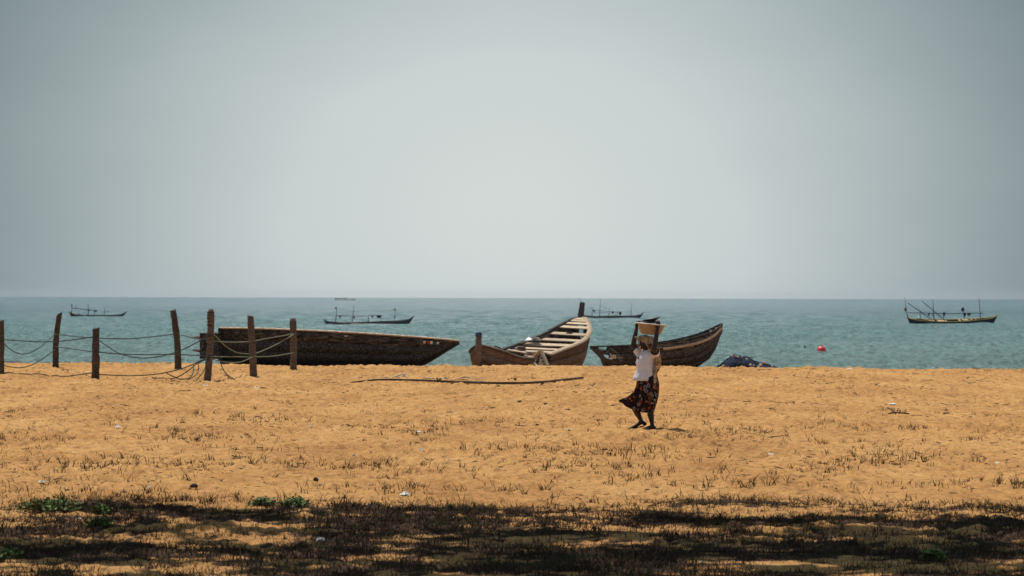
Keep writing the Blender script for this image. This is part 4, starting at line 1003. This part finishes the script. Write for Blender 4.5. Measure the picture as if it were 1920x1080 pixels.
# shirt: body and two raised sleeves
def cx_(px): return LX(px)
shirt = loft([((cx_(1211), 0), .05, .07, LZ(652.5)), ((cx_(1212), 0), .085, .15, LZ(655.5)), ((cx_(1212), 0), .115, .185, LZ(660)), ((cx_(1211.5), 0), .145, .185, LZ(668)), ((cx_(1210.5), 0), .160, .178, LZ(676)),
              ((cx_(1211), 0), .155, .170, LZ(684)), ((cx_(1210), 0), .158, .170, LZ(693)), ((cx_(1208.5), 0), .185, .190, LZ(702)), ((cx_(1206.5), -.01), .195, .190, LZ(709.5))], 'shirt', M['shirt'], woman, 64, .055, 7)
for sh, el in ((lsh, lel), (rsh, rel)):
    mb = MB(); a = sh.lerp(Vector((0, 0, sh.z)), .35) + Vector((0, 0, -.04)); b = sh.lerp(el, .42)
    mb.tube(smooth_path([a, sh + Vector((0, 0, -.01)), b], 4), [.085, .088, .088, .086, .082, .08, .078, .079, .082], 18, cap=False, jit=.02); mb.build('sleeve', M['shirt'], woman, solid=.004)
# small blue emblem on the chest
mb = MB()
cc = Vector((cx_(1211), 0, LZ(667))) + fdir * .146 - side * .03
for k in range(8):
    a = k / 8 * 2 * math.pi; nx = fdir
    pass
rt = Matrix((side, Vector((0, 0, 1)), fdir)).transposed(); 
mb.ell(cc + fdir * .004, (.018, .03, .008), rt, 12, 6); mb.build('emblem', M['blue'], woman)
# skirt blown to the left
rows_ = []; n = 72; m_ = 22
for i in range(m_ + 1):
    s_ = i / m_; row = []
    for k in range(n):
        th = 2 * math.pi * k / n; ct, sn = math.cos(th), math.sin(th)
        W_ = Vector((cx_(1211) + .158 * ct, .15 * sn, LZ(697 - 4 * ct)))
        wgt = max(0, -ct) ** 3.0 * (1 if sn < 0 else .75)
        C1 = Vector((cx_(1215) + (.25 if ct > 0 else .15) * ct, .245 * sn, LZ(717)))
        C1 = C1.lerp(Vector((-.17, .19 * sn, LZ(734))), wgt * .9)
        H_ = Vector((cx_(1213) + .108 * ct, .195 * sn, LZ(768 + (1.5 * math.sin(2 * th)))))
        tip = Vector((LX(1158), -.06 + .06 * sn, LZ(741 + 10 * (1 if sn > 0 else 0) * abs(sn) + (5 if sn < 0 else 0))))
        mid_ = Vector((LX(1181), .10 * sn, LZ(763)))
        w1 = min(1, wgt * 2.2); w2 = max(0, (wgt - .42) / .58)
        H_ = H_.lerp(mid_, w1).lerp(tip, w2 ** .8)
        C2 = C1.lerp(H_, .55 - .22 * w2)
        q_ = W_ * (1 - s_) ** 3 + C1 * 3 * s_ * (1 - s_) ** 2 + C2 * 3 * s_ * s_ * (1 - s_) + H_ * s_ ** 3
        fo_ = .016 * s_ * math.sin(9 * th + 2 * s_) + .008 * s_ * math.sin(17 * th)
        q_ += Vector((ct, sn, 0)) * fo_; row.append(q_)
    rows_.append(row)
mb = MB(); mb.grid(rows_, True); mb.build('skirt', M['skirt'], woman, solid=.006)
mb = MB(); mb.tube([Vector(v_) for v_ in rows_[0]] + [rows_[0][0]], .012, 6); mb.build('skirt_waistband', M['skirt'], woman)
# patterned cloth over the back and left flank
rows_ = []
for i in range(15):
    s_ = i / 14; z = LZ(651 + 54 * s_); row = []
    for k in range(13):
        a = -.30 * math.pi + .62 * math.pi * k / 12     # around the back-right
        r0 = .15 + .065 * math.sin(math.pi * min(1, s_ * 1.15)) + .012 * math.sin(5 * a + 6 * s_)
        d = Vector((math.cos(a), math.sin(a), 0)); row.append(Vector((cx_(1214) + .012, 0, z)) + Vector((d.x * (r0 * 1.0), d.y * (r0 + .035), .012 * math.sin(9 * a))))
    rows_.append(row)
mb = MB(); mb.grid(rows_); mb.build('shawl', M['shawl'], woman, solid=.012)
mb = MB(); mb.tube(smooth_path([J(1226, 700, -.13), J(1228, 708, -.16), J(1224, 717, -.17), J(1226, 724, -.17)], 4), [.03, .03, .028, .026, .026, .024, .022, .02, .02, .018, .016, .014, .01], 8, jit=.1); mb.build('shawl_end', M['shawl'], woman)
# headscarf: cap plus hanging folds
mb = MB(); rows_ = []
for i in range(9):
    t_ = math.pi * .62 * i / 8; rows_.append([HP(.108 * math.sin(t_) * math.cos(a) - .008, .092 * math.sin(t_) * math.sin(a), .018 + .112 * math.cos(t_) * (1 if math.cos(a) < .55 or t_ < 1.1 else .9) + (.03 * max(0, math.cos(a)) if t_ > 1.1 else 0)) for a in np.linspace(0, 2 * math.pi, 25)[:-1]])
mb.grid(rows_, True); mb.build('headscarf', M['scarf'], woman, solid=.006)
def cloth_tri(pts, name, mat, n=8, amp=.01):
    a, b, c = (Vector(p_) for p_ in pts); mb = MB(); rows_ = []; nn = (b - a).cross(c - a).normalized()
    for i in range(n + 1):
        rows_.append([a.lerp(b, i / n).lerp(a.lerp(c, i / n), j / n) + nn * amp * math.sin(j * 1.7 + i) for j in range(n + 1)])
    mb.grid(rows_); return mb.build(name, mat, woman, solid=.005)
cloth_tri((J(1202, 625.5, -.10), J(1188.5, 628, -.07), J(1197.5, 635, -.13)), 'scarf_fold', M['scarf'])
cloth_tri((J(1200, 625.5, -.11), J(1213, 626, -.14), J(1213.5, 648, -.135)), 'scarf_fold', M['scarf'])
cloth_tri((J(1212, 626, -.10), J(1224, 627, -.09), J(1226, 652, -.15)), 'scarf_fold', M['scarf'])
cloth_tri((J(1195, 630, -.06), J(1198, 630, -.08), J(1195, 662, -.05)), 'scarf_fold', M['shawl'])
cloth_tri((J(1198, 647, -.10), J(1205, 648, -.10), J(1197, 663, -.11)), 'scarf_fold', M['shawl'])
mb = MB(); mb.tube(smooth_path([J(1215, 655, -.17), J(1215.5, 649, -.19), J(1219, 645.5, -.2), J(1222, 647, -.2)], 4), .018, 8, jit=.08); mb.build('scarf_knot', M['shawl'], woman)
for an, toe, hl in ((lan, ltoe, lheel), (ran, rtoe, rheel)):
    d = (toe - hl); L_ = d.length; c = (toe + hl) / 2 + Vector((-.008, 0, -.030)); d.normalize(); s2 = d.cross(Vector((0, 0, 1))).normalized(); rot = Matrix((d, s2, s2.cross(d) * 1)).transposed()
    mb = MB(); mb.ell(c, (L_ / 2 + .035, .045, .012), rot, 16, 6); mb.build('sandal', M['sandal'], woman)

# basin on her head (a thing of its own) and what lies in it
bc = wb + Vector((LX(1220.5), -.02, LZ(603))); bas = empty('basin', bc, 'wide tan basin with pale rim carried on the head of the walking woman', 'basin')
bas.rotation_euler = (0, R(5.5), 0)
def lathe(prof, n=40):
    mb = MB(); mb.grid([[Vector((r0 * math.cos(a), r0 * math.sin(a), z)) for a in np.linspace(0, 2 * math.pi, n + 1)[:-1]] for r0, z in prof], True); return mb
lathe([(.001, -.19), (.13, -.19), (.158, -.183), (.178, -.165), (.198, -.12), (.216, -.07), (.230, -.035), (.244, -.014), (.262, -.005)]).build('bowl', M['basin'], bas, solid=.006)
lathe([(.240, -.01), (.258, .004), (.275, .002), (.284, -.006), (.288, -.016), (.282, -.022), (.262, -.012), (.240, -.01)]).build('rim', M['rim'], bas)
def lid(dx, dz, rx, label, r0=.155):
    o_ = empty('black_bowl', bc + Vector((dx, 0, dz)), label, 'bowl', 'black bowls in the carried basin'); o_.rotation_euler = (0, R(rx), 0)
    lathe([(.001, -.035), (r0 * .55, -.035), (r0 * .8, -.02), (r0, .0)], 28).build('bowl_shell', M['black'], o_, solid=.006)
    lathe([(r0 - .006, 0), (r0, .006), (r0 + .01, .003), (r0 + .008, -.006), (r0 - .006, 0)], 28).build('bowl_rim', M['black'], o_)
lid(-.005, .085, -10, 'upper of the two black bowls tipped in the tan basin'); lid(-.02, .045, -3, 'lower of the two black bowls lying in the tan basin')
mb = MB(); rows_ = []
for i in range(9): rows_.append([Vector(((i / 8 - .5) * .42, (j / 8 - .5) * .36, -.02 + .018 * math.sin(i * 1.9 + j) + .02 * (1 - ((i - 4) / 4) ** 2))) for j in range(9)])
o_ = mb.grid(rows_).build('white_cloth', M['plastic']); o_.location = bc + Vector((-.02, 0, -.005)); o_.rotation_euler = (0, R(5), 0); tag(o_, 'white cloth under the black bowls in the tan basin', 'cloth')

# ------------------------------------------------------------------ sea haze
hm = bpy.data.materials.new('haze_air'); hm.use_nodes = True; hm.node_tree.nodes.clear()
ho = hm.node_tree.nodes.new('ShaderNodeOutputMaterial'); hv = hm.node_tree.nodes.new('ShaderNodeVolumePrincipled')
hv.inputs['Color'].default_value = (.76, .86, .95, 1); hv.inputs['Density'].default_value = .00004; hv.inputs['Anisotropy'].default_value = .3
hm.node_tree.links.new(hv.outputs[0], ho.inputs['Volume'])
MB().box((0, 4600, 1.5), (19400, 10400, 24)).build('haze', hm, smooth=False)['kind'] = 'stuff'
